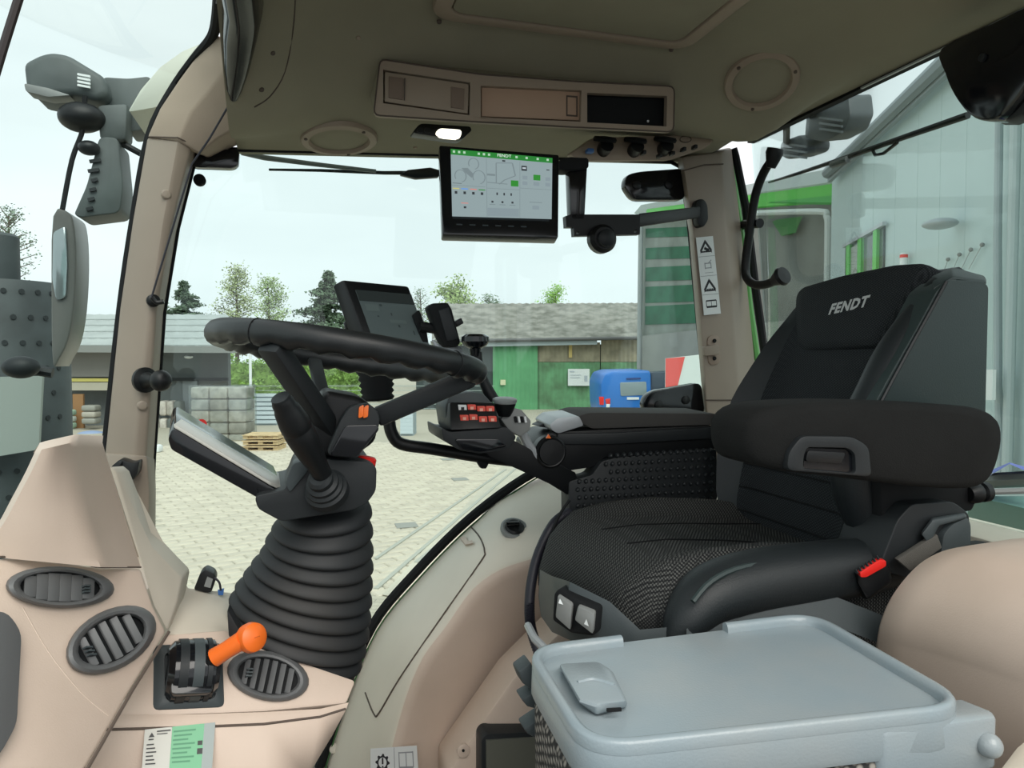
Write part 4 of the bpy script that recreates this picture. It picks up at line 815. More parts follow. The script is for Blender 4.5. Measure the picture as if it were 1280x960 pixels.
for k, u in enumerate((.03, .08, .13, .27, .32, .37, .64, .74, .85, .95)): O('status_icon', G().poly(sq.rect(u-.01, .025, u+.012, .06, off0+.002)), emis('s_icon', (.35, .5, .38)), mn)
for k in range(6): O('bezel_key', G().poly([q(.12+.11*k, .88, .0008), q(.17+.11*k, .88, .0008), q(.17+.11*k, .895, .0008), q(.12+.11*k, .895, .0008)]), 'grey', mn)
# bracket arm for the monitor
ma = T('monitor_bracket', 'black swivel bracket holding the monitor, bolted to the rear pillar', 'bracket', PY(750, 315, 1.70))
O('post', G().prism(LY(1.66, [(711, 196), (735, 197), (731, 275), (714, 275)]), (0, .03, 0)).bevel(.003), 'gloss', ma)
O('clamp', G().prism(LY(1.65, rnd2([(699, 200), (712, 196), (736, 198), (736, 210), (712, 213), (699, 212)], 3)), (0, .05, 0)).bevel(.003), 'blackm', ma)
O('plate', G().holed(LY(1.66, [(707, 270), (714, 268), (800, 268), (800, 293), (718, 295), (717, 284), (708, 284)]), [LY(1.66, [(720.5, 289.5), (724, 289.3), (724, 292.5), (720.5, 292.7)]), LY(1.66, [(792.5, 287.3), (796, 287.1), (796, 290.5), (792.5, 290.7)])], (0, .02, 0)), 'black', ma)
O('swivel_ball', G().lathe([(.028, .02), (.034, .01), (.034, -.01), (.026, -.02), (0, -.022)], PY(752, 299, 1.655), (0, 1, 0), 24), 'black', ma)
O('swivel_cap', G().lathe([(.020, .0), (.020, -.012), (.016, -.015), (0, -.016)], PY(756, 298, 1.635), (0, 1, 0), 20), 'dark', ma)
O('arm', G().loft([LY(1.66, [(798, 267), (798, 284), (798, 284, 1.68), (798, 267, 1.68)]), LY(0, [(874, 258, 1.83), (874, 272, 1.83), (876, 272, 1.85), (876, 258, 1.85)])]).bevel(.003), 'black', ma)
O('pillar_foot', G().prism(LY(1.845, rnd2([(869, 258), (872, 249), (880, 248), (885, 256), (886, 275), (880, 284), (873, 282)], 4)), (0, .03, 0)).bevel(.004), 'black', ma)
# ================================================================== PASSENGER SEAT WITH TABLE
TZ = ZC-.36
ps = T('passenger_seat', 'folded passenger seat with a grey plastic table top on its back', 'passenger seat', PZ(930, 850, TZ)-V((0, 0, .5)))
out = [(668, 832), (672, 818), (690, 810), (765, 802), (915, 783), (985, 771), (1012, 772), (1050, 786), (1188, 866), (1197, 876), (1190, 888), (1160, 894), (800, 934), (755, 934), (725, 920), (700, 893)]
cr4 = LZ(TZ, [(654, 812), (1016, 768), (1223, 887), (731, 941)]); OT = []
for i in range(4):
    a, b, c = cr4[i-1], cr4[i], cr4[(i+1) % 4]; ra = .055; s0 = b+(a-b).normalized()*ra; e0 = b+(c-b).normalized()*ra
    for k in range(9): t = k/8; OT.append(s0*(1-t)**2+b*2*t*(1-t)+e0*t*t)
    if i == 0: g0 = e0+(V(c)-e0)*.20; OT += [e0+(g0-e0)*f for f in (.33, .66, 1)]; g1 = b+(c-b)*.66; OT += [g1+(c-g1)*f for f in (0, .2, .4)]
    else: f1 = c+(b-c).normalized()*ra; OT += [e0+(f1-e0)*f for f in (.25, .5, .75)]
ct = sum(OT, V())/len(OT)
def so_(s, dz): return [V((ct.x+(p.x-ct.x)*s, ct.y+(p.y-ct.y)*s, TZ+dz)) for p in OT]
tt = O('table_top', G().loft([so_(.97, -.006), so_(.992, -.006), so_(1.0, -.010), so_(1.004, -.036), so_(.99, -.042)]), 'table', ps, ang=50)
# raised rim with a gap at the back
def rimp(i0, i1): return OT[i0*4:i1*4+1]
n4 = len(OT); rp = [OT[(12+k) % n4] for k in range(n4)]
loops = []
for i, p in enumerate(rp):
    t = (rp[min(i+1, len(rp)-1)]-rp[max(i-1, 0)]); t.z = 0; t.normalize(); nrm = V((-t.y, t.x, 0)); nrm = nrm if nrm.dot(ct-p) > 0 else -nrm
    b = V((p.x, p.y, TZ-.008)); loops.append([b, b+V((0, 0, .010)), b+nrm*.002+V((0, 0, .013)), b+nrm*.007+V((0, 0, .0138)), b+nrm*.011+V((0, 0, .012)), b+nrm*.013+V((0, 0, .007)), b+nrm*.014])
O('table_rim', G().loft(loops), 'table', ps, ang=60)
lt = [(697, 830), (748, 827), (765, 838), (785, 880), (783, 886), (752, 893), (740, 893), (724, 878)]
lh = O('table_latch', G().loft([LZ(TZ-.004, [(698, 832), (750, 829), (766, 840), (786, 884), (745, 896), (726, 882)]), LZ(TZ+.010, [(698, 830), (748, 827), (765, 838), (784, 876), (748, 880), (724, 874)])]).bevel(.004), 'table', ps)
q = Quad(PZ(755, 886, TZ+.008), PZ(776, 885, TZ+.008), PZ(776, 888, TZ+.003), PZ(755, 889, TZ+.003))
O('latch_slot', G().bar(PZ(757, 886, TZ+.004)+V((0, -.003, 0)), PZ(775, 885, TZ+.004)+V((0, -.003, 0)), .003, .003), 'blackm', lh)
O('latch_hollow', G().tube(smooth(LZ(TZ+.010, [(722, 853), (742, 849), (768, 856)]), 4, False), .0022, 6), 'table', lh)
hg = [(1082, 905), (1095, 898), (1200, 872), (1240, 890), (1245, 895), (1252, 930), (1245, 970), (1200, 960), (1110, 930), (1086, 918)]
hb = O('hinge_block', G().prism(LZ(TZ-.012, [(1084, 903), (1200, 872), (1240, 888), (1246, 896), (1106, 916), (1092, 912)]), (0, 0, -.055)).bevel(.004), 'table', ps)
O('hinge_bolt', G().ball(PZ(1243, 897, TZ-.012)+V((-.008, -.002, -.027)), .0125, 16), 'table', ps)
O('seat_back', G().loft([so_(.96, -.043), so_(.985, -.055), so_(.98, -.13), so_(.90, -.15)]), 'mesh', ps, ang=60)
O('seat_base', G().box((ct.x, ct.y, (TZ-.2)/2), (.30, .2, TZ-.22)).bevel(.03), 'blackm', ps)
for a in ([(648, 840), (664, 828), (672, 850), (672, 868), (654, 855)], [(652, 875), (668, 866), (680, 890), (660, 884)], [(655, 912), (680, 895), (690, 935), (660, 918)]):
    O('hinge_wing', G().prism(LY(.86, a), (0, .03, 0)).bevel(.003), 'grey', ps)
# seat valance / grey board behind the table
O('seat_valance', G().loft([LY(0, [(858, 786, .90), (925, 764, .915), (990, 748, .92), (1035, 742, .92), (1105, 770, .90)]), LY(0, [(858, 815, .89), (925, 800, .90), (1000, 790, .90), (1050, 785, .90), (1120, 812, .88)])], cap=False, closed=False), 'grey', ds)
# ================================================================== REAR LEFT FENDER COVER
fo = smooth([(1098, 802), (1104, 772), (1120, 738), (1148, 706), (1178, 689), (1210, 682)], 4, False)
fpts = [PY(a, b, .86-.05*i/len(fo)) for i, (a, b) in enumerate(fo)]
rows = []
for k in range(14):
    t = k/13; y = t; row = []
    for i, p in enumerate(fpts):
        bulge = .0
        row.append(V((p.x+.02-.02*math.cos(t*math.pi*.5)+t*.05, p.y-.50*t, p.z+.02*math.sin(min(1, t*2)*math.pi*.5))))
    topl = row[-1]; rows.append([V((row[0].x-.02, row[0].y, row[0].z-.30))]+row+[topl+V((.08, 0, .004)), topl+V((.45, 0, -.0))])
first = [p+V((.015, .02, -.012)) for p in rows[0]]; f0 = [p+V((.05, .03, -.05)) for p in rows[0]]
fen = S('wall_left', G().loft([f0, first]+rows, cap=False, closed=False), 'beige', 'beige rounded fender cover at the lower right behind the table', ang=70)
O('cover_seam', G().tube(LY(.83, [(1196, 688), (1240, 700), (1300, 716)]), .003, 6), 'seam', fen)
O('black_strip', G().prism(LY(0, [(1214, 682, .88), (1240, 678, .90), (1300, 694, .90), (1300, 700, .88), (1235, 684, .87)]), (0, .03, -.004)), 'blackm', fen)
O('near_ledge', G().prism([PZ(*p, ZC-.42) for p in ((1240, 965), (1268, 930), (1300, 905), (1330, 960), (1290, 1000))], (0, 0, -.2)).bevel(.01), 'cream', fen)
# ================================================================== REAR WINDOW FITTINGS
gh = T('grab_handle', 'bent black grab bar with flared ends at the rear window corner', 'grab handle', PX(945, 357, 1.28))
O('bar', G().tube(smooth(LX(1.28, [(968, 196), (955, 215), (944, 245), (937, 290), (932, 330), (934, 348), (945, 356), (962, 354), (976, 346)]), 4, False), [.014]*4+[.012]*25+[.014]*2+[.017, .019], 12), 'black', gh) if False else O('bar', G().tube(smooth(LX(1.28, [(968, 196), (955, 215), (944, 245), (937, 290), (932, 330), (934, 348), (945, 356), (962, 354), (976, 346)]), 4, False), .0125, 12), 'black', gh)
O('upper_flare', G().lathe([(.013, -.03), (.020, -.01), (.026, .01), (.024, .022), (0, .024)], PX(967, 196, 1.28), (.1, -.25, 1), 18, sc=(1, .8)), 'black', gh)
O('lower_flare', G().lathe([(.013, -.02), (.021, .0), (.027, .012), (.024, .022), (0, .024)], PX(973, 348, 1.28), (.2, -1, .35), 18), 'black', gh)
O('clip', G().tube(LX(1.30, [(928, 281), (950, 279)]), .014, 10), 'black', gh)
bc = T('rear_blind', 'black D-shaped end of the rear roller blind at top right', 'sun blind', PX(1230, 150, 1.24))
dpts = smooth([(1175, 60), (1180, 92), (1192, 120), (1210, 143), (1228, 151), (1246, 148), (1264, 132), (1282, 105), (1300, 60), (1310, 0), (1240, 28)], 3)
O('end_cap', G().prism(LX(1.20, dpts), (.05, .0, 0)).bevel(.006), 'gloss', bc)
O('screw', G().lathe([(.007, .003), (.007, -.003), (.004, -.004), (0, -.003)], PX(1228, 72, 1.198), (1, 0, 0), 16), 'dark', bc)
O('roller', G().prism(LX(1.22, [(1240, 150), (1262, 150), (1280, 142), (1320, 80), (1300, 60), (1270, 110)]), (.05, .02, 0)).bevel(.006), 'dark', bc)
rwp = T('rear_wiper', 'dark rear window wiper blade crossing behind the grab bar', 'wiper', PX(1080, 190, 1.36))
O('blade', G().tube(LX(1.36, [(961, 228), (1000, 216), (1060, 196), (1140, 168), (1210, 144)]), [.003, .005, .0065, .007, .008], 8), 'black', rwp)
O('clip', G().tube(LX(1.36, [(1090, 186), (1094, 194), (1104, 192), (1122, 178)]), .004, 6), 'black', rwp)
O('holder', G().tube(LX(1.355, [(1040, 206), (1060, 199)]), .010, 8), 'mid', rwp)
# side window wiper
swp = T('side_wiper', 'thin dark wiper arm along the top outside of the side window', 'wiper', PY(440, 214, 2.0))
O('blade', G().tube(LY(2.0, [(336, 212), (400, 213), (480, 216), (549, 216)]), [.003, .004, .005, .006], 8), 'dark', swp)
O('arm', G().tube(LY(1.99, [(302, 190), (330, 197), (400, 206), (470, 214)]), [.008, .007, .006, .005], 8), 'mid', swp)
O('joint', G().prism(LY(1.99, [(500, 218), (510, 212), (538, 209), (549, 212), (549, 221), (520, 223)]), (0, .02, 0)).bevel(.003), 'black', swp)
# work lamps at the rear corner, outside
for k, (lb, a, d) in enumerate((('large grey work lamp outside under the rear roof edge', [(1008, 140), (1060, 118), (1063, 145), (1055, 165), (1030, 178), (1005, 172)], .04), ('small grey work lamp outside above the grab bar', [(975, 178), (1000, 168), (1010, 180), (1008, 192), (985, 200), (975, 195)], .03))):
    t = T('work_lamp', lb, 'lamp', PX(*a[0], 1.5), 'work lamps at the rear roof corner')
    O('bracket', G().bar(PX(a[0][0]+8, a[0][1]+6, 1.52), W(1.30, PX(a[0][0]+8, a[0][1], 1.3).y, .70), .02, .02), 'dark', t)
    O('housing', G().prism(LX(1.50, rnd2(a, 5)), (.10, .02, .02)).bevel(.006), mat('lamp_grey', (.10, .115, .125), .5), t)
    cx = sum(p[0] for p in a)/6; cyy = sum(p[1] for p in a)/6
    for j in range(3): O('cooling_fin', G().bar(PX(cx-12, cyy-6+7*j, 1.495), PX(cx+16, cyy-2+7*j, 1.495), .006, .006), mat('lamp_grey2', (.22, .25, .26), .4), t)
O('window_dot', G().lathe([(0, .001), (.012, .001), (.012, 0)], PY(252, 530, 1.935), (0, -1, 0), 18), 'red', None, label='round red dot sticker on the side window glass', cat='sticker')
# ================================================================== TRACTOR OUTSIDE
O('roof_edge', G().prism(LY(1.95, rnd2([(160, 140), (176, 112), (200, 84), (228, 64), (262, 50), (262, 60), (215, 112), (196, 134)], 4)), (0, .25, 0)).bevel(.01), mat('roof_cream', (.62, .64, .56), .5), None, label='pale cream outer roof edge above the windscreen corner', cat='roof edge')
mg = mat('mirror_grey', (.085, .10, .10), .55, var=.2, vscale=12)
ml = T('mirror_arm', 'grey mirror arm with head lamp and hanging mirror beyond the windscreen', 'mirror', PY(130, 270, 2.2))
O('arm', G().prism(LY(2.1, rnd2([(128, 96), (160, 98), (188, 95), (195, 140), (180, 162), (160, 165), (150, 140), (126, 130)], 6)), (0, .1, 0)).bevel(.015), mg, ml)
lmp = O('lamp_head', G().prism(LY(2.05, rnd2([(28, 78), (50, 67), (64, 64), (84, 67), (130, 95), (136, 118), (120, 126), (92, 117), (60, 118), (32, 112)], 8)), (0, .16, 0)).bevel(.02, 3), mg, ml)
O('lamp_lens', G().prism(LY(2.04, rnd2([(30, 104), (60, 110), (88, 119), (60, 121), (32, 114)], 3)), (0, .05, 0)).bevel(.004), 'mid', lmp)
for k in range(4): O('lamp_fin', G().bar(PY(97, 93+4.5*k, 2.035), PY(113, 96+4.5*k, 2.035), .006, .005), 'white', lmp)
O('camera_pod', G().ball(PY(102, 147, 2.05), .085, 16, sc=(.62, .5, .42)), 'black', ml)
O('neck', G().prism(LY(2.05, [(120, 130), (160, 128), (158, 175), (124, 175)]), (0, .08, 0)).bevel(.012), mg, ml)
O('mirror_housing', G().prism(LY(2.05, rnd2([(124, 170), (148, 172), (154, 232), (150, 266), (100, 272), (92, 268), (108, 232)], 8)), (0, .12, 0)).bevel(.015, 3), mg, ml)
for k in range(6): O('housing_rib', G().bar(PY(108+2*k-6*(k > 3), 262-12*k, 2.045), PY(116+2*k, 260-12*k, 2.045), .006, .008), 'dark', ml)
O('wire', G().tube(smooth(LY(2.04, [(106, 120), (104, 160), (90, 200), (78, 262)]), 4, False), .006, 8), 'blackm', ml)
O('stub', G().ball(PY(111, 185, 2.04), .025, 12, sc=(1, 1, .7)), 'black', ml)
O('stay', G().tube(LY(2.08, [(150, 178), (176, 192)]), .008, 8), 'dark', ml)
# exhaust with perforated guard
ex_ = T('exhaust_stack', 'dark perforated exhaust guard and mirror seen through the windscreen', 'exhaust', V((-1.2, 3.0, -.4)))
eg = mat('guard', (.05, .062, .064), .6, var=.25, vscale=10)
O('guard', G().lathe([(.21, -1.0), (.21, .20), (.19, .24), (0, .25)], PY(2, 440, 3.0), (0, 0, 1), 36), eg, ex_)
g = G(); c0 = PY(2, 440, 3.0)
for r in range(12):
    for k in range(7):
        a = -1.9+.24*k+(.12 if r % 2 else 0); p = c0+V((.262*math.sin(-a+0.0)*-1*-1, -.262*math.cos(a), .20-.085*r)); p = c0+V((.211*math.cos(-1.57+.24*(k-1.5)+(.12 if r % 2 else 0)), .211*math.sin(-1.57+.24*(k-1.5)+(.12 if r % 2 else 0)), .20-.085*r))
        g.lathe([(.009, -.003), (.009, .002), (0, .002)], p, p-V((c0.x, c0.y, p.z)), 8)
O('perforations', g, mat('perf', (.022, .028, .03), .8), ex_, kind='stuff')
O('pale_plate', G().prism(LY(2.7, [(-30, 472), (53, 470), (48, 562), (-30, 575)]), (0, .02, 0)), mat('plate_grey', (.30, .34, .31), .6), ex_)
O('pipe', G().lathe([(.08, 0), (.08, .20), (.07, .21), (0, .2)], PY(-6, 440, 3.0)+V((0, 0, .2)), (0, 0, 1), 24), eg, ex_)
em = T('side_mirror', 'tall rounded side mirror hanging in front of the exhaust guard', 'mirror', PY(70, 470, 2.3))
O('shell', G().prism(LY(2.3, smooth([(66, 270), (86, 266), (93, 285), (95, 330), (92, 385), (85, 425), (74, 448), (66, 455), (64, 380)], 3)), (0, .14, 0)).bevel(.012, 3), mat('shell', (.13, .13, .12), .35), em)
O('mirror_glass', G().prism(LY(2.29, rnd2([(66, 290), (82, 282), (84, 330), (82, 372), (70, 376), (65, 350)], 5)), (0, .02, 0)).bevel(.002), mat('mirror_glass', (.35, .40, .41), .12, metal=.6), em)
O('ball_joint', G().ball(PY(26, 459, 2.2), .045, 14, sc=(1, .7, .65)), 'dark', em)
O('joint_arm', G().tube(LY(2.25, [(40, 462), (66, 466)]), .014, 8), 'dark', em)
O('engine_hood', G().loft([[V((x, y, z)) for y, z in ((1.0, -.1), (1.0, .25), (1.08, .36), (1.25, .40), (1.5, .38), (1.62, .3), (1.7, -.1))] for x in (-2.8, -2.2, -1.2, -.85)]).bevel(.03), mat('hood', (.055, .065, .072), .4), None, label='dark rounded engine hood in front of the windscreen', cat='hood')
O('screen_wiper', G().tube(LY(0, [(-8, 100, 1.15), (4, 60, 1.15), (14, 28, 1.15), (26, -10, 1.15)]), .006, 8), mat('wiper_brown', (.03, .022, .022), .5), None, label='dark wiper blade crossing the top left corner of the windscreen', cat='wiper')
# ================================================================== THE YARD
GZ = ZC-2.8
def gp(px, py): return PZ(px, py, GZ)
RZ = Matrix.Rotation(-YAW, 3, 'Z')
FX = RZ @ V((1, 0, 0)); FY = RZ @ V((0, 1, 0))         # picture-plane right and depth on the ground
def yard(u, d, z): return V((CAM.x, CAM.y, 0))+FX*u+FY*d+V((0, 0, z))
def at(px, d, z): return yard((px-640)/FPX*d, d, z)
def zat(py, d): return ZC+(445-py)/FPX*d
def paver_mat():
    m, t, b = newmat('yard_surface'); b.inputs['Roughness'].default_value = .9
    c = t.nodes.new('ShaderNodeTexCoord'); mp = t.nodes.new('ShaderNodeMapping'); mp.inputs['Rotation'].default_value = (0, 0, .35)
    br = t.nodes.new('ShaderNodeTexBrick'); br.inputs['Scale'].default_value = 2.2; br.inputs['Color1'].default_value = (.50, .455, .365, 1); br.inputs['Color2'].default_value = (.46, .42, .335, 1); br.inputs['Mortar'].default_value = (.33, .30, .24, 1); br.inputs['Mortar Size'].default_value = .02
    z = t.nodes.new('ShaderNodeTexNoise'); z.inputs['Scale'].default_value = .35; z.inputs['Detail'].default_value = 6
    mx = t.nodes.new('ShaderNodeMix'); mx.data_type = 'RGBA'; mx.blend_type = 'MULTIPLY'; mx.inputs[0].default_value = .15
    t.links.new(c.outputs['Object'], mp.inputs[0]); t.links.new(mp.outputs[0], br.inputs['Vector']); t.links.new(c.outputs['Object'], z.inputs['Vector'])
    t.links.new(br.outputs['Color'], mx.inputs[6]); t.links.new(z.outputs['Fac'], mx.inputs[7]); t.links.new(mx.outputs[2], b.inputs['Base Color'])
    return m
ground = S('ground', G().prism([V((-140, -30, GZ)), V((160, -30, GZ)), V((160, 190, GZ)), V((-140, 190, GZ))], (0, 0, -.3)), paver_mat(), 'pale paved yard around the tractor')
# pavers: single stones nearest the tractor, the rest of the near field joined
random.seed(4)
pm = [mat('paver%d' % i, c, .9, var=.12, vscale=3) for i, c in enumerate(((.56, .50, .405), (.53, .475, .385), (.58, .52, .42)))]
pang = .30; ux = V((math.cos(pang), math.sin(pang), 0)); uy = V((-ux.y, ux.x, 0)); PWd, PHt = .42, .21
def pmesh(i):
    g = G(); hw, hh = PWd/2-.012, PHt/2-.012
    g.loft([[V((x*hw, y*hh, 0)) for x, y in ((-1, -1), (1, -1), (1, 1), (-1, 1))], [V((x*(hw-.012), y*(hh-.012), .014)) for x, y in ((-1, -1), (1, -1), (1, 1), (-1, 1))]])
    me = bpy.data.meshes.new('paver'); bmesh.ops.recalc_face_normals(g.bm, faces=g.bm.faces); g.bm.to_mesh(me); g.bm.free(); me.materials.append(pm[i]); return me
pmes = [pmesh(i) for i in range(3)]
cells = []
o0 = yard(-3, 13, GZ)
for i in range(-60, 61):
    for j in range(-60, 61):
        p = o0+ux*(i+(.5 if j % 2 else 0))*PWd+uy*j*PHt; r = p-V((CAM.x, CAM.y, GZ)); d = r.dot(FY); u = r.dot(FX)
        if d < 7.5 or d > 24: continue
        px = 640+u/d*FPX
        if 186 < px < 650: cells.append((d, p))
cells.sort(key=lambda c: c[0])
vis = [c for c in cells if 445+2.8/c[0]*FPX < 745-0]
for d, p in vis[:300]:
    o = bpy.data.objects.new('paver', pmes[random.randrange(3)]); COL.objects.link(o); o.parent = ground; o.location = p+V((0, 0, .001))-wloc(ground); o.rotation_euler[2] = pang
g = G()
for d, p in vis[300:]:
    hw, hh = PWd/2-.012, PHt/2-.012; g.loft([[p+ux*x*hw+uy*y*hh+V((0, 0, .001)) for x, y in ((-1, -1), (1, -1), (1, 1), (-1, 1))], [p+ux*x*(hw-.012)+uy*y*(hh-.012)+V((0, 0, .014)) for x, y in ((-1, -1), (1, -1), (1, 1), (-1, 1))]], mi=random.randrange(3))
O('paving', g, pm, ground, kind='stuff')
# smooth concrete lane with kerb lines on the right
lane = [gp(*p) for p in ((478, 745), (640, 570), (720, 545), (790, 545), (700, 640), (560, 760))]
O('concrete_lane', G().prism([p+V((0, 0, .012)) for p in lane], (0, 0, .008)), mat('lane', (.54, .50, .41), .9, var=.15, vscale=1.2), ground)
for a, b in (((470, 700), (632, 588)), ((470, 738), (650, 582)), ((520, 705), (655, 596))): O('kerb_line', G().bar(gp(*a)+V((0, 0, .02)), gp(*b)+V((0, 0, .02)), .06, .02), mat('kerb', (.40, .40, .35), .9), ground)
for px, py in ((575, 600), (508, 658), (415, 640), (560, 575)): O('drain_cover', G().box(gp(px, py)+V((0, 0, .02)), (.35, .35, .012)), mat('drain', (.30, .30, .27), .8), ground)
# ---- green warehouse
wh = T('green_warehouse', 'long green corrugated warehouse with mossy grey roof', 'building', at(700, 39, GZ))
D = 39.0
def corr(px0, px1, py0, py1, d, step=.22, dep=.05):
    u0 = (px0-640)/FPX*d; u1 = (px1-640)/FPX*d; n = max(2, int((u1-u0)/step)); z0, z1 = zat(py0, d), max(GZ, zat(py1, d)); top, bot = [], []
    for i in range(n*2+1):
        u = u0+(u1-u0)*i/(n*2); dd = d-(dep if i % 2 else 0); top.append(yard(u, dd, z0)); bot.append(yard(u, dd, z1))
    return G().loft([top, bot], cap=False, closed=False)
gw = mat('green_sheet', (.13, .37, .18), .6, var=.18, vscale=.8); gw2 = mat('green_board', (.14, .33, .17), .7, var=.25, vscale=1.2, dirt=(.10, .19, .10)); bw = mat('weathered_board', (.30, .27, .19), .85, var=.3, vscale=1.5)
O('wall_core', G().prism([at(520, D+.3, GZ), at(812, D+.3, GZ), at(812, D+.3, zat(430, D)), at(520, D+.3, zat(432, D))], FY*8), 'dark', wh)
O('sliding_door', corr(616, 672, 431, 512, D-.15), gw, wh, ang=10)
O('lower_boards', corr(672, 750, 452, 514, D), gw2, wh, ang=10); O('lower_boards', corr(751, 800, 452, 512, D), gw2, wh, ang=10)
O('upper_boards', corr(672, 750, 428, 453, D), bw, wh, ang=10); O('upper_boards', corr(751, 800, 424, 453, D), bw, wh, ang=10)
O('yellow_board', G().prism([at(711, D-.08, zat(431, D)), at(715, D-.08, zat(431, D)), at(715, D-.08, zat(447, D)), at(711, D-.08, zat(447, D))], FY*.05), mat('yellow_board', (.55, .42, .16), .8), wh)
for px in (750, 672): O('post', G().bar(at(px, D-.1, GZ), at(px, D-.1, zat(426, D)), .18, .12), mat('post_grey', (.16, .20, .18), .7), wh)
O('door_rail', G().bar(at(606, D-.4, zat(430, D)), at(746, D-.4, zat(427.5, D)), .15, .28), mat('rail_grey', (.38, .44, .45), .5), wh)
O('dark_opening', G().prism([at(520, D-.05, GZ), at(616, D-.05, GZ), at(616, D-.05, zat(432, D)), at(520, D-.05, zat(432, D))], FY*.2), mat('opening', (.05, .065, .065), .9), wh)
n = 60; rows = []
for k in range(2):
    rows.append([at(540+262*i/n, D-.6+5.5*k+(.04 if i % 2 else 0), zat(426-.02*i, D)+(2.25 if k else .05)+(.05 if i % 2 else 0)) for i in range(n+1)])
O('roof', G().loft(rows, cap=False, closed=False), mat('mossy_roof', (.23, .225, .20), .95, var=.5, vscale=1.6, dirt=(.13, .13, .11), bump=.6, bscale=6), wh, ang=10)
O('gutter', G().tube([at(540, D-.6, zat(427, D)), at(800, D-.6, zat(423, D))], .09, 8), mat('gutter', (.10, .10, .10), .6), wh)
def pq(a, b, c, d, dd): return [at(a, dd, zat(b, D)), at(c, dd, zat(b, D)), at(c, dd, zat(d, D)), at(a, dd, zat(d, D))]
sg = O('notice_board', G().prism(pq(710, 461, 737, 482, D-.2), FY*.06), 'white', wh)
qq = Quad(*[at(*p) for p in ((710, D-.2, zat(461, D)), (737, D-.2, zat(461, D)), (737, D-.2, zat(482, D)), (710, D-.2, zat(482, D)))])
prints('print', qq, [(0, .08, .12, .3, .2), (0, .1, .35, .6, .39), (0, .1, .5, .55, .54), (0, .75, .4, .9, .75)], [mat('pr', (.45, .5, .55), .6)], sg, .02)
O('small_sign', G().prism(pq(740, 477, 746, 485, D-.2), FY*.06), 'white', wh)
O('small_sign', G().prism(pq(625.5, 474.5, 632, 481, D-.3), FY*.05), mat('sign_cream', (.6, .62, .4), .6), wh)
# ---- blue van
vn = T('blue_van', 'blue delivery van parked before the green warehouse', 'van', at(795, 28, GZ))
VD = 28.0; bl_ = mat('van_blue', (.02, .17, .56), .35)
def vz(py): return max(GZ, zat(py, VD))
def vq(pts, d=VD): return [at(a, d, ZC+(445-b)/FPX*VD) for a, b in pts]
O('body', G().prism(vq(rnd2([(752, 510), (751, 480), (756, 468), (768, 464), (812, 463), (814, 468), (815, 534), (812, 536), (756, 536)], 3)), FY*4.2).bevel(.08), bl_, vn)
O('flank', G().prism(vq([(814, 466), (845, 464), (848, 515), (815, 516)], VD+.3), FY*1.5).bevel(.04), mat('van_dark', (.03, .05, .08), .4), vn)
O('rear_window', G().prism(vq(rnd2([(775, 478), (808, 477), (809, 494), (776, 495)], 2), VD-.03), FY*.06).bevel(.01), mat('van_glass', (.24, .30, .32), .15), vn)
O('number_plate', G().prism(vq([(784, 496.5), (799, 496.5), (799, 499.5), (784, 499.5)], VD-.04), FY*.05), 'white', vn)
O('lettering', G().prism(vq([(783, 472.5), (801, 472), (801, 474), (783, 474.5)], VD-.03), FY*.04), mat('van_navy', (.02, .05, .2), .4), vn)
for a, m in (([(749, 496), (755, 496), (755, 506), (750, 506)], 'red'), ([(757, 499), (763, 498), (763, 505), (758, 505)], 'red'), ([(758, 505), (763, 505), (762, 511), (758, 511)], 'white')): O('tail_lamp', G().prism(vq(a, VD-.05), FY*.08).bevel(.01), m, vn)
O('bumper', G().prism(vq(rnd2([(754, 513), (814, 514), (814, 524), (756, 524)], 2), VD-.1), FY*.2).bevel(.03), 'dark', vn)
for px in (760, 806): O('wheel', G().lathe([(0, -.1), (.3, -.1), (.34, -.06), (.34, .1), (0, .12)], at(px, VD+.4, GZ+.34), FX, 24), 'blackm', vn)
O('warning_board', G().prism([at(a, 12, zat(b, 12)) for a, b in ((832, 448), (905, 440), (905, 500), (832, 485))], FY*.04), [mat('board_white', (.62, .68, .66), .5)], None, label='red and white striped warning board behind the rear pillar', cat='warning board')
wb = bpy.data.objects['warning_board']
for a in (((832, 448), (856, 446), (846, 487.5), (832, 485)), ((888, 442), (905, 440), (905, 500), (878, 495))): O('red_stripe', G().prism([at(p[0], 11.985, zat(p[1], 12)) for p in a], FY*.01), mat('board_red', (.66, .09, .08), .5), wb)
O('board_post', G().bar(at(870, 12.05, GZ), at(870, 12.05, zat(490, 12)), .08, .08), 'dark', wb)
# ---- hall with green fascia
hl_ = T('open_hall', 'open concrete hall with bright green fascia and striped curtain', 'building', at(900, 27, GZ))
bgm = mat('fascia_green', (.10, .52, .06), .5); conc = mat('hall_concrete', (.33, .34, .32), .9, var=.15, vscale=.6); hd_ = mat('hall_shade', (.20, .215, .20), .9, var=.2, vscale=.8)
def hq_(pts, off=0):
    # facade runs from px 800 (30 m) to px 1050 (21 m)
    out = []
    for a, b in pts:
        d = 1/(1/36+(1/21-1/36)*(a-800)/250)+off; out.append(at(a, d, max(GZ, zat(b, d))))
    return out
O('concrete_wall', G().prism(hq_([(802, 420), (1034, 395), (1034, 600), (802, 560)]), FY*.4), conc, hl_)
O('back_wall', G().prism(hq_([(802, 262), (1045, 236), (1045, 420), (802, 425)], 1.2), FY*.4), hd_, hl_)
for px in (835, 905, 970): O('wall_joint', G().bar(hq_([(px, 425)], -.02)[0], hq_([(px, 560)], -.02)[0], .04, .04), mat('joint', (.2, .21, .2), .9), hl_)
O('fascia', G().prism(hq_([(808, 262), (1040, 229), (1040, 252), (808, 272)], -.6), FY*.3), bgm, hl_)
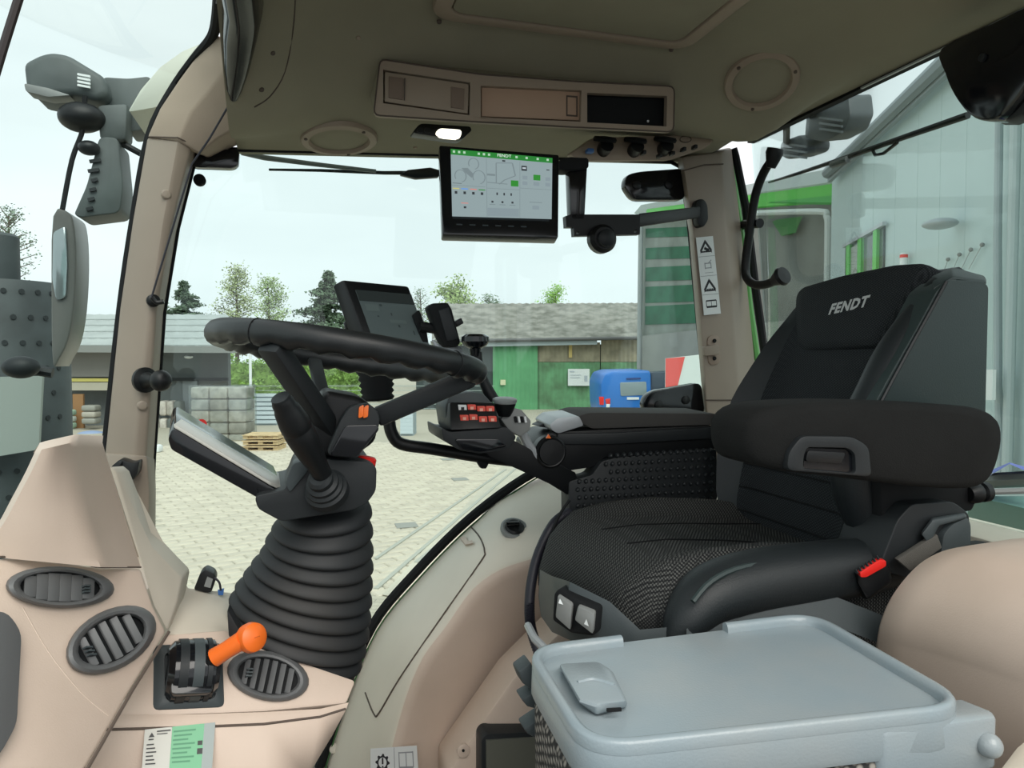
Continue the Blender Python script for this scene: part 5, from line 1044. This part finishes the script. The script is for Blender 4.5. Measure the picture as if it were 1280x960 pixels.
O('fascia_lower', G().prism(hq_([(960, 254), (1040, 246), (1040, 255)], -.7), FY*.3), mat('fascia_dark', (.05, .36, .06), .5), hl_)
O('roof_strip', G().prism(hq_([(800, 258), (1040, 212), (1040, 229), (808, 262)], -.7), FY*2), mat('roof_pale', (.52, .60, .60), .5), hl_)
sgm = mat('curtain_green', (.035, .15, .085), .8, var=.3, vscale=1)
O('curtain', G().prism(hq_([(800, 280), (870, 272), (870, 418), (800, 420)], .5), FY*.1), mat('curtain_pale', (.27, .30, .27), .85, var=.2, vscale=1), hl_)
for k in range(5): y = 284+24*k; O('curtain_stripe', G().prism(hq_([(806, y+3), (872, y), (872, y+12+3*k), (806, y+14+3*k)], .42), FY*.05), sgm, hl_)
O('downpipe', G().tube([hq_([(800, 285)], -.2)[0], hq_([(799, 460)], -.2)[0], hq_([(799, 540)], -.2)[0]], .12, 10), mat('pipe', (.33, .36, .36), .5), hl_)
O('corner_post', G().bar(hq_([(812, 420)], -.1)[0], hq_([(812, 555)], -.1)[0], .2, .2), mat('post2', (.38, .39, .36), .8), hl_)
O('white_pipe', G().tube(smooth(hq_([(940, 268), (1020, 266), (1030, 272), (1032, 290), (1032, 380)], -.8), 3, False), .09, 8), mat('white_pipe', (.55, .6, .58), .5), hl_)
O('green_box', G().prism(hq_([(968, 276), (1000, 272), (992, 292), (980, 294)], .8), FY*.4), mat('box_green', (.05, .22, .05), .6), hl_)
# ---- grey panel hall running towards us on the right
gb = T('grey_hall', 'pale grey metal-clad hall with gutter, downpipes and green-framed window', 'building', yard(8, 14, GZ))
def gq(px, py, off=0):
    # vertical facade plane through depth 21 at px 1035 and depth 13 at px 1180
    k = (px-640)/FPX; d = (8.84-.161*21-off)/(k-.161)  # u = a + .161 d
    u = k*d; return yard(u, d, ZC+(445-py)/FPX*d)
def eave(px): return 215-.97*(px-1035)
pgm = mat('panel_grey', (.47, .58, .575), .45, var=.05, vscale=.3)
xs = [1036, 1062, 1088, 1115, 1142, 1170, 1202, 1240, 1285, 1345, 1420]
for a, b in zip(xs, xs[1:]):
    p = [gq(a+.12, eave(a)+4), gq(b-.12, eave(b)+4), gq(b-.12, 700), gq(a+.12, 600)]
    p[2].z = GZ; p[3].z = GZ; p[2].x, p[2].y = p[1].x, p[1].y; p[3].x, p[3].y = p[0].x, p[0].y
    O('wall_panel', G().prism(p, FX*.15).bevel(.004, 1), pgm, gb)
O('core', G().prism([gq(1036, 215)+FX*.16, gq(1420, -140)+FX*.16, V((*gq(1420, 0).xy, GZ))+FX*.16, V((*gq(1036, 0).xy, GZ))+FX*.16], FX*6), 'mid', gb)
O('gutter', G().tube([gq(1030, 219, .3), gq(1060, eave(1060)+1, .3), gq(1190, eave(1190)+1, .3), gq(1300, eave(1300), .3)], .14, 8), mat('gutter_grey', (.22, .26, .28), .5), gb)
O('verge', G().bar(gq(1033, 222, .2), gq(1300, eave(1300)+12, .2), .1, .35), mat('verge', (.28, .33, .35), .5), gb)
O('downpipe', G().tube([gq(1240, 40, .15), gq(1243, 300, .15), gq(1248, 480, .15), gq(1256, 600, .15)], .055, 10), mat('downpipe', (.36, .42, .43), .4), gb)
O('downpipe', G().tube([gq(1262, 40, .15), gq(1262, 300, .15), gq(1262, 600, .15)], .07, 10), mat('downpipe2', (.42, .49, .49), .4), gb)
wf = O('hall_window', G().prism([gq(1054, 309, .05), gq(1101, 282, .05), gq(1101, 350, .05), gq(1054, 356, .05)], FX*.1), mat('win_dark', (.06, .07, .065), .2), gb)
for a, b in ((1055, 1059), (1069, 1073.5), (1088, 1092.5)): O('mullion', G().prism([gq(a, 308-(a-1054)*.57, .12), gq(b, 308-(b-1054)*.57, .12), gq(b, 352, .12), gq(a, 352, .12)], FX*.08), bgm, wf)
O('lintel', G().bar(gq(1052, 309, .1), gq(1102, 280.5, .1), .08, .08), 'silver', wf)
O('pale_pane', G().prism([gq(1059, 312, .08), gq(1069, 306, .08), gq(1069, 350, .08), gq(1059, 350, .08)], FX*.02), mat('pane_pale', (.35, .36, .33), .3), wf)  # one pane paler than the rest of the window
O('wall_lamp', G().ball(gq(1171, 281, .35), .26, 14, sc=(1, 1.1, .35)), mat('lamp_shell', (.33, .37, .38), .4), gb)
O('lamp_arm', G().tube([gq(1171, 281, .3), gq(1190, 279, 0)], .05, 8), 'mid', gb)
for k in range(4): 
    x = 1182+14*k; y = 325-6*k; O('conduit', G().tube([gq(x, y, .04), gq(x-10-2*k, y+30, .04)], .008, 6), 'silver', gb); O('insulator', G().ball(gq(x, y, .06), .035, 8), 'mid', gb)
O('beacon', G().lathe([(.07, 0), (.07, .5), (.06, .55), (0, .56)], gq(1127, 352, .12), (0, 0, 1), 18), 'white', gb)
O('beacon_cap', G().lathe([(.075, 0), (.075, .06), (0, .07)], gq(1127, 323, .12), (0, 0, 1), 18), 'red', gb)
O('white_sign', G().prism([gq(1228, 462, .4), gq(1241, 462, .4), gq(1241, 500, .4), gq(1228, 500, .4)], FX*.05), 'white', gb)
# things on the hitch outside the rear window
O('blue_tarp', G().loft([LX(1.7, [(1238, 594), (1262, 580), (1285, 590)]), LX(2.2, [(1238, 588), (1262, 578), (1290, 586)])], cap=False, closed=False), mat('tarp', (.10, .13, .40), .7), None, label='small piece of blue sheeting outside the rear window', cat='sheeting')
O('rear_fender', G().prism(LX(1.7, [(1215, 620), (1300, 640), (1300, 700), (1205, 660)]), (.9, 0, -.05)), mat('fender_green', (.16, .30, .26), .3), None, label='glossy green rear fender outside under the rear window', cat='fender')
O('hitch_rail', G().tube(LX(1.75, [(1210, 602), (1300, 598)]), .02, 8), 'mid', None, label='grey rail outside the rear window behind the armrest', cat='rail')
# ---- left shed with goods
sd = T('goods_shed', 'low grey goods shed with sheet metal roof and deep eaves', 'building', at(180, 30, GZ)); SD = 30.0
def sq_(px, py, d=SD): return at(px, d, zat(py, d))
rows = []
for k in range(2): rows.append([at(-60+(345+30*(1-k))*i/50, SD-2.0+6*k+(.03 if i % 2 else 0), zat(434, SD-2)+(1.55 if k else 0)+(.03 if i % 2 else 0)) for i in range(51)])
O('roof', G().loft(rows, cap=False, closed=False), mat('sheet_roof', (.34, .37, .36), .6, var=.12, vscale=1), sd, ang=10)
for k in range(5): O('roof_batten', G().bar(at(-60, SD-1.8+1.15*k, zat(434, SD-2)+.08+.30*k), at(315-6*k, SD-1.8+1.15*k, zat(434, SD-2)+.08+.30*k), .025, .03), mat('batten', (.30, .33, .32), .6), sd)
O('fascia', G().bar(sq_(-60, 435.5, SD-2.1), sq_(318, 437, SD-2.1), .1, .26), mat('shed_fascia', (.20, .21, .20), .7), sd)
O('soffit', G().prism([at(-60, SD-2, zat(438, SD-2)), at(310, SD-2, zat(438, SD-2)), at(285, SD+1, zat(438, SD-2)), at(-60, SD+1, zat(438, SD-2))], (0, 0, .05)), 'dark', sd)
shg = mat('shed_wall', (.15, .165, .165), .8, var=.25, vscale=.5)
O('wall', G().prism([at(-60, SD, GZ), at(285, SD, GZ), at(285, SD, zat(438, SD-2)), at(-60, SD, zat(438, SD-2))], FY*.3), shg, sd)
O('gable_band', G().prism([sq_(70, 440, SD-1), sq_(140, 440, SD-1), sq_(140, 471, SD-1), sq_(70, 471, SD-1)], FY*.1), mat('band', (.23, .225, .21), .7), sd)
O('yellow_banner', G().prism([sq_(60, 473, SD-1.05), sq_(140, 473, SD-1.05), sq_(140, 477, SD-1.05), sq_(60, 477, SD-1.05)], FY*.1), mat('banner_y', (.62, .55, .16), .7), sd)
O('pale_banner', G().prism([sq_(60, 478, SD-1.05), sq_(140, 478, SD-1.05), sq_(140, 488, SD-1.05), sq_(60, 488, SD-1.05)], FY*.1), mat('banner_w', (.48, .45, .36), .7), sd)
for px in (196, 230, 240, 283): O('post', G().bar(sq_(px, 565, SD-.4), sq_(px, 440, SD-.4), .2, .2), mat('shed_post', (.10, .11, .115), .7), sd)
O('shed_door', G().prism([sq_(228, 475, SD-.2), sq_(246, 475, SD-.2), sq_(246, 560, SD-.2), sq_(228, 560, SD-.2)], FY*.1), mat('shed_door', (.20, .22, .23), .6), sd)
O('beam', G().bar(sq_(196, 474, SD-.3), sq_(285, 474, SD-.3), .12, .12), 'dark', sd)
O('wall_lamp', G().ball(sq_(236, 446, SD-1), .12, 10, sc=(1.4, 1, .6)), 'white', sd)
# goods: bags on racks under the shed, each one a bag
random.seed(7)
def bag(px0, px1, py0, py1, d, m, label, group, cat='sack'):
    z0, z1 = ZC+(445-py1)/FPX*d, ZC+(445-py0)/FPX*d; c = at((px0+px1)/2, d, (z0+z1)/2); w = (px1-px0)/FPX*d; h = z1-z0
    g = G().box(c, (w*.97, .5, h*.94), RZ).bevel(min(h, w)*.32, 3); return O('goods_sack', g, m, None, label=label, cat=cat, group=group)
bms = [mat('sack_%d' % i, c, .6, var=.3, vscale=4) for i, c in enumerate(((.55, .51, .45), (.48, .46, .42), (.58, .53, .47), (.44, .40, .35)))]
rowsn = ('top', 'second', 'third', 'fourth', 'bottom'); colsn = ('left', 'middle', 'right')
wp = T('wrapped_pallet', 'tall pallet of stacked sacks under clear stretch wrap in the yard', 'pallet load', at(277, 25, GZ)); 
ys = [483, 498, 512, 527, 541, 557]
for r in range(5):
    for c in range(3):
        d = 25.0; px0, px1 = 244+23*c, 267+23*c; z0, z1 = zat(ys[r+1], d), zat(ys[r], d)
        O('sack', G().box(at((px0+px1)/2, d, (z0+z1)/2), ((px1-px0)/FPX*d*.97, .9, (z1-z0)*.95), RZ).bevel(.07, 2), bms[(r+c*2) % 4], wp)
O('wrap', G().box(at(278.5, 25, (zat(481, 25)+zat(556, 25))/2), (72/FPX*25, 1.0, zat(481, 25)-zat(556, 25)), RZ).bevel(.06), glassm('stretch_wrap', (.80, .84, .84), .35), wp)
O('pallet_base', G().box(at(278.5, 25, (zat(557, 25)+GZ)/2), (74/FPX*25, 1.0, abs(zat(557, 25)-GZ)+.02), RZ).bevel(.01), mat('pallet_wood', (.42, .31, .18), .85), wp)
def pallet(px, py, w, label):
    d = 2.8*FPX/(py-445); t = T('wooden_pallet', label, 'pallet', at(px, d, GZ), 'empty wooden pallets in the yard'); m = mat('pine', (.62, .47, .27), .85, var=.2, vscale=5)
    for k in range(3):
        for s in (-1, 0, 1): O('block', G().box(at(px, d, GZ+.07+.17*k)+FX*s*w*.42, (.14, .8, .08), RZ), m, t)
        for j in range(5): O('board', G().box(at(px, d, GZ+.125+.17*k)+FY*(-.4+.2*j), (w, .12, .025), RZ), m, t)
        O('skid', G().box(at(px, d, GZ+.02+.17*k), (w, .8, .02), RZ), m, t)
pallet(330, 562, 1.05, 'pale wooden pallets stacked beside the stretch-wrapped load')
for i, (a, b, y0, y1, d) in enumerate(((318, 345, 494, 545, 30), (500, 516, 512, 550, 26))):
    t = T('white_crate', ('pale blue-grey slatted crate behind the gear stalk', 'pale blue-grey slatted crate left of the red keypad')[i], 'crate', at((a+b)/2, d, GZ))
    O('core', G().prism([at(a, d+.06, GZ), at(b, d+.06, GZ), at(b, d+.06, zat(y0, d)), at(a, d+.06, zat(y0, d))], FY*.9), mat('crate_core', (.35, .42, .45), .7), t)
    for k in range(7): z = GZ+.08+(zat(y0, d)-GZ-.1)*k/6.2; O('slat', G().box(at((a+b)/2, d, z+.06), ((b-a)/FPX*d, .05, .13), RZ), mat('crate_slat', (.50, .58, .62), .6), t)
for k, (a, b, y0, y1, m) in enumerate(((74, 91, 512, 520, (.35, .50, .38)), (74, 91, 520, 528, (.55, .60, .55)), (73, 91, 528, 536, (.35, .50, .38)), (74, 91, 536, 545, (.55, .60, .55)), (104, 122, 506, 514, (.25, .25, .22)), (104, 122, 514, 522, (.35, .33, .28)), (104, 122, 522, 530, (.25, .25, .22)))):
    bag(a, b, y0, y1, 28.3, mat('sk%d' % k, m, .6), ('sack %s of the green and white stack under the yellow banner' % ('at the top', 'second from top', 'third from top', 'at the bottom')[k]) if k < 4 else ('brown sack %s of the stack beside the front pillar' % ('at the top', 'in the middle', 'at the bottom')[k-4]), 'sacks under the goods shed')
O('rack_panel', G().prism([at(90, 28.8, zat(494, 28)), at(103, 28.8, zat(494, 28)), at(103, 28.8, GZ), at(90, 28.8, GZ)], FY*.1), mat('rack_brown', (.30, .16, .07), .8), None, label='brown timber board between the sack stacks', cat='board')
O('blue_cover', G().ball(at(112, 27, zat(548, 27)), .62, 14, sc=(1, .8, .45)), mat('cover_blue', (.25, .32, .48), .6), None, label='pale blue plastic cover low beside the front pillar', cat='cover')
for k in range(8):
    a = 192+9*(k % 4); y = 500+22*(k//4); bag(a, a+9, y, y+20, SD-.8, bms[(k+1) % 4] if k % 3 else mat('dk', (.12, .13, .12), .7), 'grey goods sack on the shelf under the shed, %s row, %s' % (('upper', 'lower')[k//4], ('beside the pillar', 'second from the pillar', 'third from the pillar', 'farthest from the pillar')[k % 4]), 'shelf sacks in the goods shed')
O('white_bag', G().box(at(193, 21.5, GZ+.12), (.32, .3, .22), RZ).bevel(.06, 2), 'white', None, label='small white bag on the ground beside the pillar foot', cat='bag')
# fence and posts at the back of the yard
fn = T('yard_fence', 'grey mesh fence across the back of the yard', 'fence', at(400, 36, GZ))
fm = mat('fence_grey', (.36, .42, .40), .6)
for k in range(13): px = 292+27*k; O('fence_post', G().bar(at(px, 36, GZ), at(px, 36, zat(487, 36)), .08, .08), fm, fn)
for k in range(6): z = GZ+.25+.22*k; O('rail', G().bar(at(290, 36, z), at(618, 36, z), .02, .025), fm, fn)
O('lamp_post', G().tube([at(313, 27, GZ), at(313, 27, zat(443, 27))], .05, 8), 'white', None, label='thin pale post standing left of the wheel spoke', cat='post')
O('yard_pole', G().bar(at(323, 29, GZ), at(323, 29, zat(500, 29)), .08, .08), mat('rust', (.22, .13, .09), .8), None, label='rusty short pole beside the wooden pallets', cat='pole')
rr = random.Random(5); hg_ = G().box(at(380, 46, GZ+1.2), (9.4, 1.0, 2.2), RZ)
for k in range(7000):
    u = rr.uniform(-5, 5); z = GZ+rr.uniform(.1, 2.75+.35*math.sin(u*2.3)+.2*math.sin(u*5.1)); p = at(380, 46, z)+FX*u+FY*rr.uniform(-.8, .5); n_ = V((rr.gauss(0, 1), rr.gauss(0, 1), rr.gauss(0, 1))).normalized(); v = n_.orthogonal().normalized(); s_ = rr.uniform(.06, .14)
    hg_.poly([p-n_*s_, p+v*s_*.6, p+n_*s_, p-v*s_*.6])
O('hedge', hg_, mat('hedge_g', (.20, .33, .08), .9, var=.5, vscale=2), None, label='bright green hedge behind the steering wheel', cat='hedge', kind='stuff')
# ---- trees
def leafmat(n, c): return mat(n, c, .8, var=.45, vscale=1.2)
def tree(name, label, px, d, ytop, ybase, wpx, kind, col, n=2600):
    rr = random.Random(px); zt = zat(ytop, d); h = zt-GZ; w = wpx/FPX*d; base = at(px, d, GZ)
    t = T(name, label, 'tree', base, 'trees behind the yard')
    O('trunk', G().tube([base, base+V((.01*h, 0, h*.6)), base+V((0, 0, h*.96))], [.020*h, .012*h, .002*h], 8), mat('bark', (.10, .08, .06), .9), t)
    br = G(); fol = G(); z0_ = max(1.0, (zat(ybase, d)-GZ)*.75); NB = 46
    for i in range(NB):
        f = (i+rr.random()*.6)/NB; z0 = z0_+(h*.985-z0_)*f; a = rr.uniform(0, 6.28)
        L = w*.5*((1-f)**1.1*(.7+.45*math.sin(f*38)**2)+.03 if kind == 'pine' else max(.12, math.sin(math.pi*(.16+.80*f))**.6))*rr.uniform(.6, 1.05)
        s = base+V((0, 0, z0)); e = s+V((math.cos(a)*L, math.sin(a)*L, (-.03*h if kind == 'pine' else .03*h))); br.tube([s-V((0, 0, .03*h)), e], [.004*h, .0015*h], 5)
        for k in range(n//NB):
            q = rr.random()**.7; p = s+(e-s)*q; sp = L*.13+w*.012 if kind == 'pine' else w*.075
            p = p+V((rr.gauss(0, sp), rr.gauss(0, sp), rr.gauss(0, sp*(.35 if kind == 'pine' else .9)))); s_ = w*(rr.uniform(.009, .020) if kind == 'pine' else rr.uniform(.016, .034))
            u = V((rr.gauss(0, 1), rr.gauss(0, 1), rr.gauss(0, 1)*.6)).normalized(); v = u.orthogonal().normalized()
            fol.poly([p-u*s_, p+v*s_*.6, p+u*s_, p-v*s_*.6])
    O('branches', br, mat('bark2', (.13, .11, .09), .9), t); O('foliage', fol, leafmat('leaf', col), t, kind='stuff')
tree('pine_tree', 'dark pine rising behind the tilted tablet', 412, 58, 336, 425, 150, 'pine', (.10, .15, .09), 12000)
tree('pine_tree', 'dark conifer just right of the front pillar', 232, 55, 348, 420, 125, 'pine', (.10, .15, .095), 9000)
tree('pine_tree', 'small dark conifer half hidden by the front pillar', 205, 66, 366, 425, 80, 'pine', (.11, .16, .10), 5000)
tree('birch_tree', 'pale green birch left of the steering wheel top', 296, 60, 336, 425, 62, 'leaf', (.34, .40, .20), 3200)
tree('birch_tree', 'pale green bushy birch above the wheel rim', 336, 68, 349, 425, 56, 'leaf', (.32, .42, .19), 3600)
tree('leafy_tree', 'round pale green tree behind the phone holder and roof', 570, 64, 356, 425, 76, 'leaf', (.32, .42, .17), 4200)
tree('pine_tree', 'low dark evergreen over the warehouse roof', 612, 76, 372, 420, 44, 'leaf', (.13, .20, .11), 2600)
tree('leafy_tree', 'bright green tree over the middle of the warehouse roof', 694, 62, 360, 420, 52, 'leaf', (.28, .50, .10), 3400)
tree('leafy_tree', 'thin dark treetop between pine and tablet', 526, 62, 362, 425, 36, 'leaf', (.14, .22, .12), 1200)
tree('leafy_tree', 'grey-green tree seen at the left edge through the windscreen', 15, 46, 262, 330, 60, 'leaf', (.16, .22, .15), 1600)

# ================================================================== beside and behind the photographer: tractor parts and added dark ground
S('added_dark_ground', G().prism([V((-40, -30, GZ+.004)), V((40, -30, GZ+.004)), V((40, 2.2, GZ+.004)), V((-40, 2.2, GZ+.004))], (0, 0, .01)), mat('bounce_dimmer', (.07, .07, .068), .9, var=.2, vscale=2), 'unseen dark ground added to cut light bounced to the ceiling')  # unseen dark surface, added to dim the bounce onto the ceiling
dr = S('door_1', G().prism([V((1.15, -.15, .05)), V((1.35, -1.15, .05)), V((1.35, -1.15, 1.75)), V((1.15, -.15, 1.75))], (.04, .01, 0)), 'glassf', 'opened cab door')
O('door_frame', G().tube([V((1.17, -.15, .05)), V((1.37, -1.15, .05)), V((1.37, -1.15, 1.75)), V((1.17, -.15, 1.75))], .03, 8, closed=True), 'blackm', dr)
O('door_pillar', G().bar(V((1.22, .32, .3)), V((1.20, .34, 1.75)), .1, .12), 'pillar', dr)
O('cab_underbody', G().box((.5, 1.15, -.35), (2.0, 1.7, .55)).bevel(.05), 'blackm', None, label='black tractor underbody below the cab floor', cat='chassis')
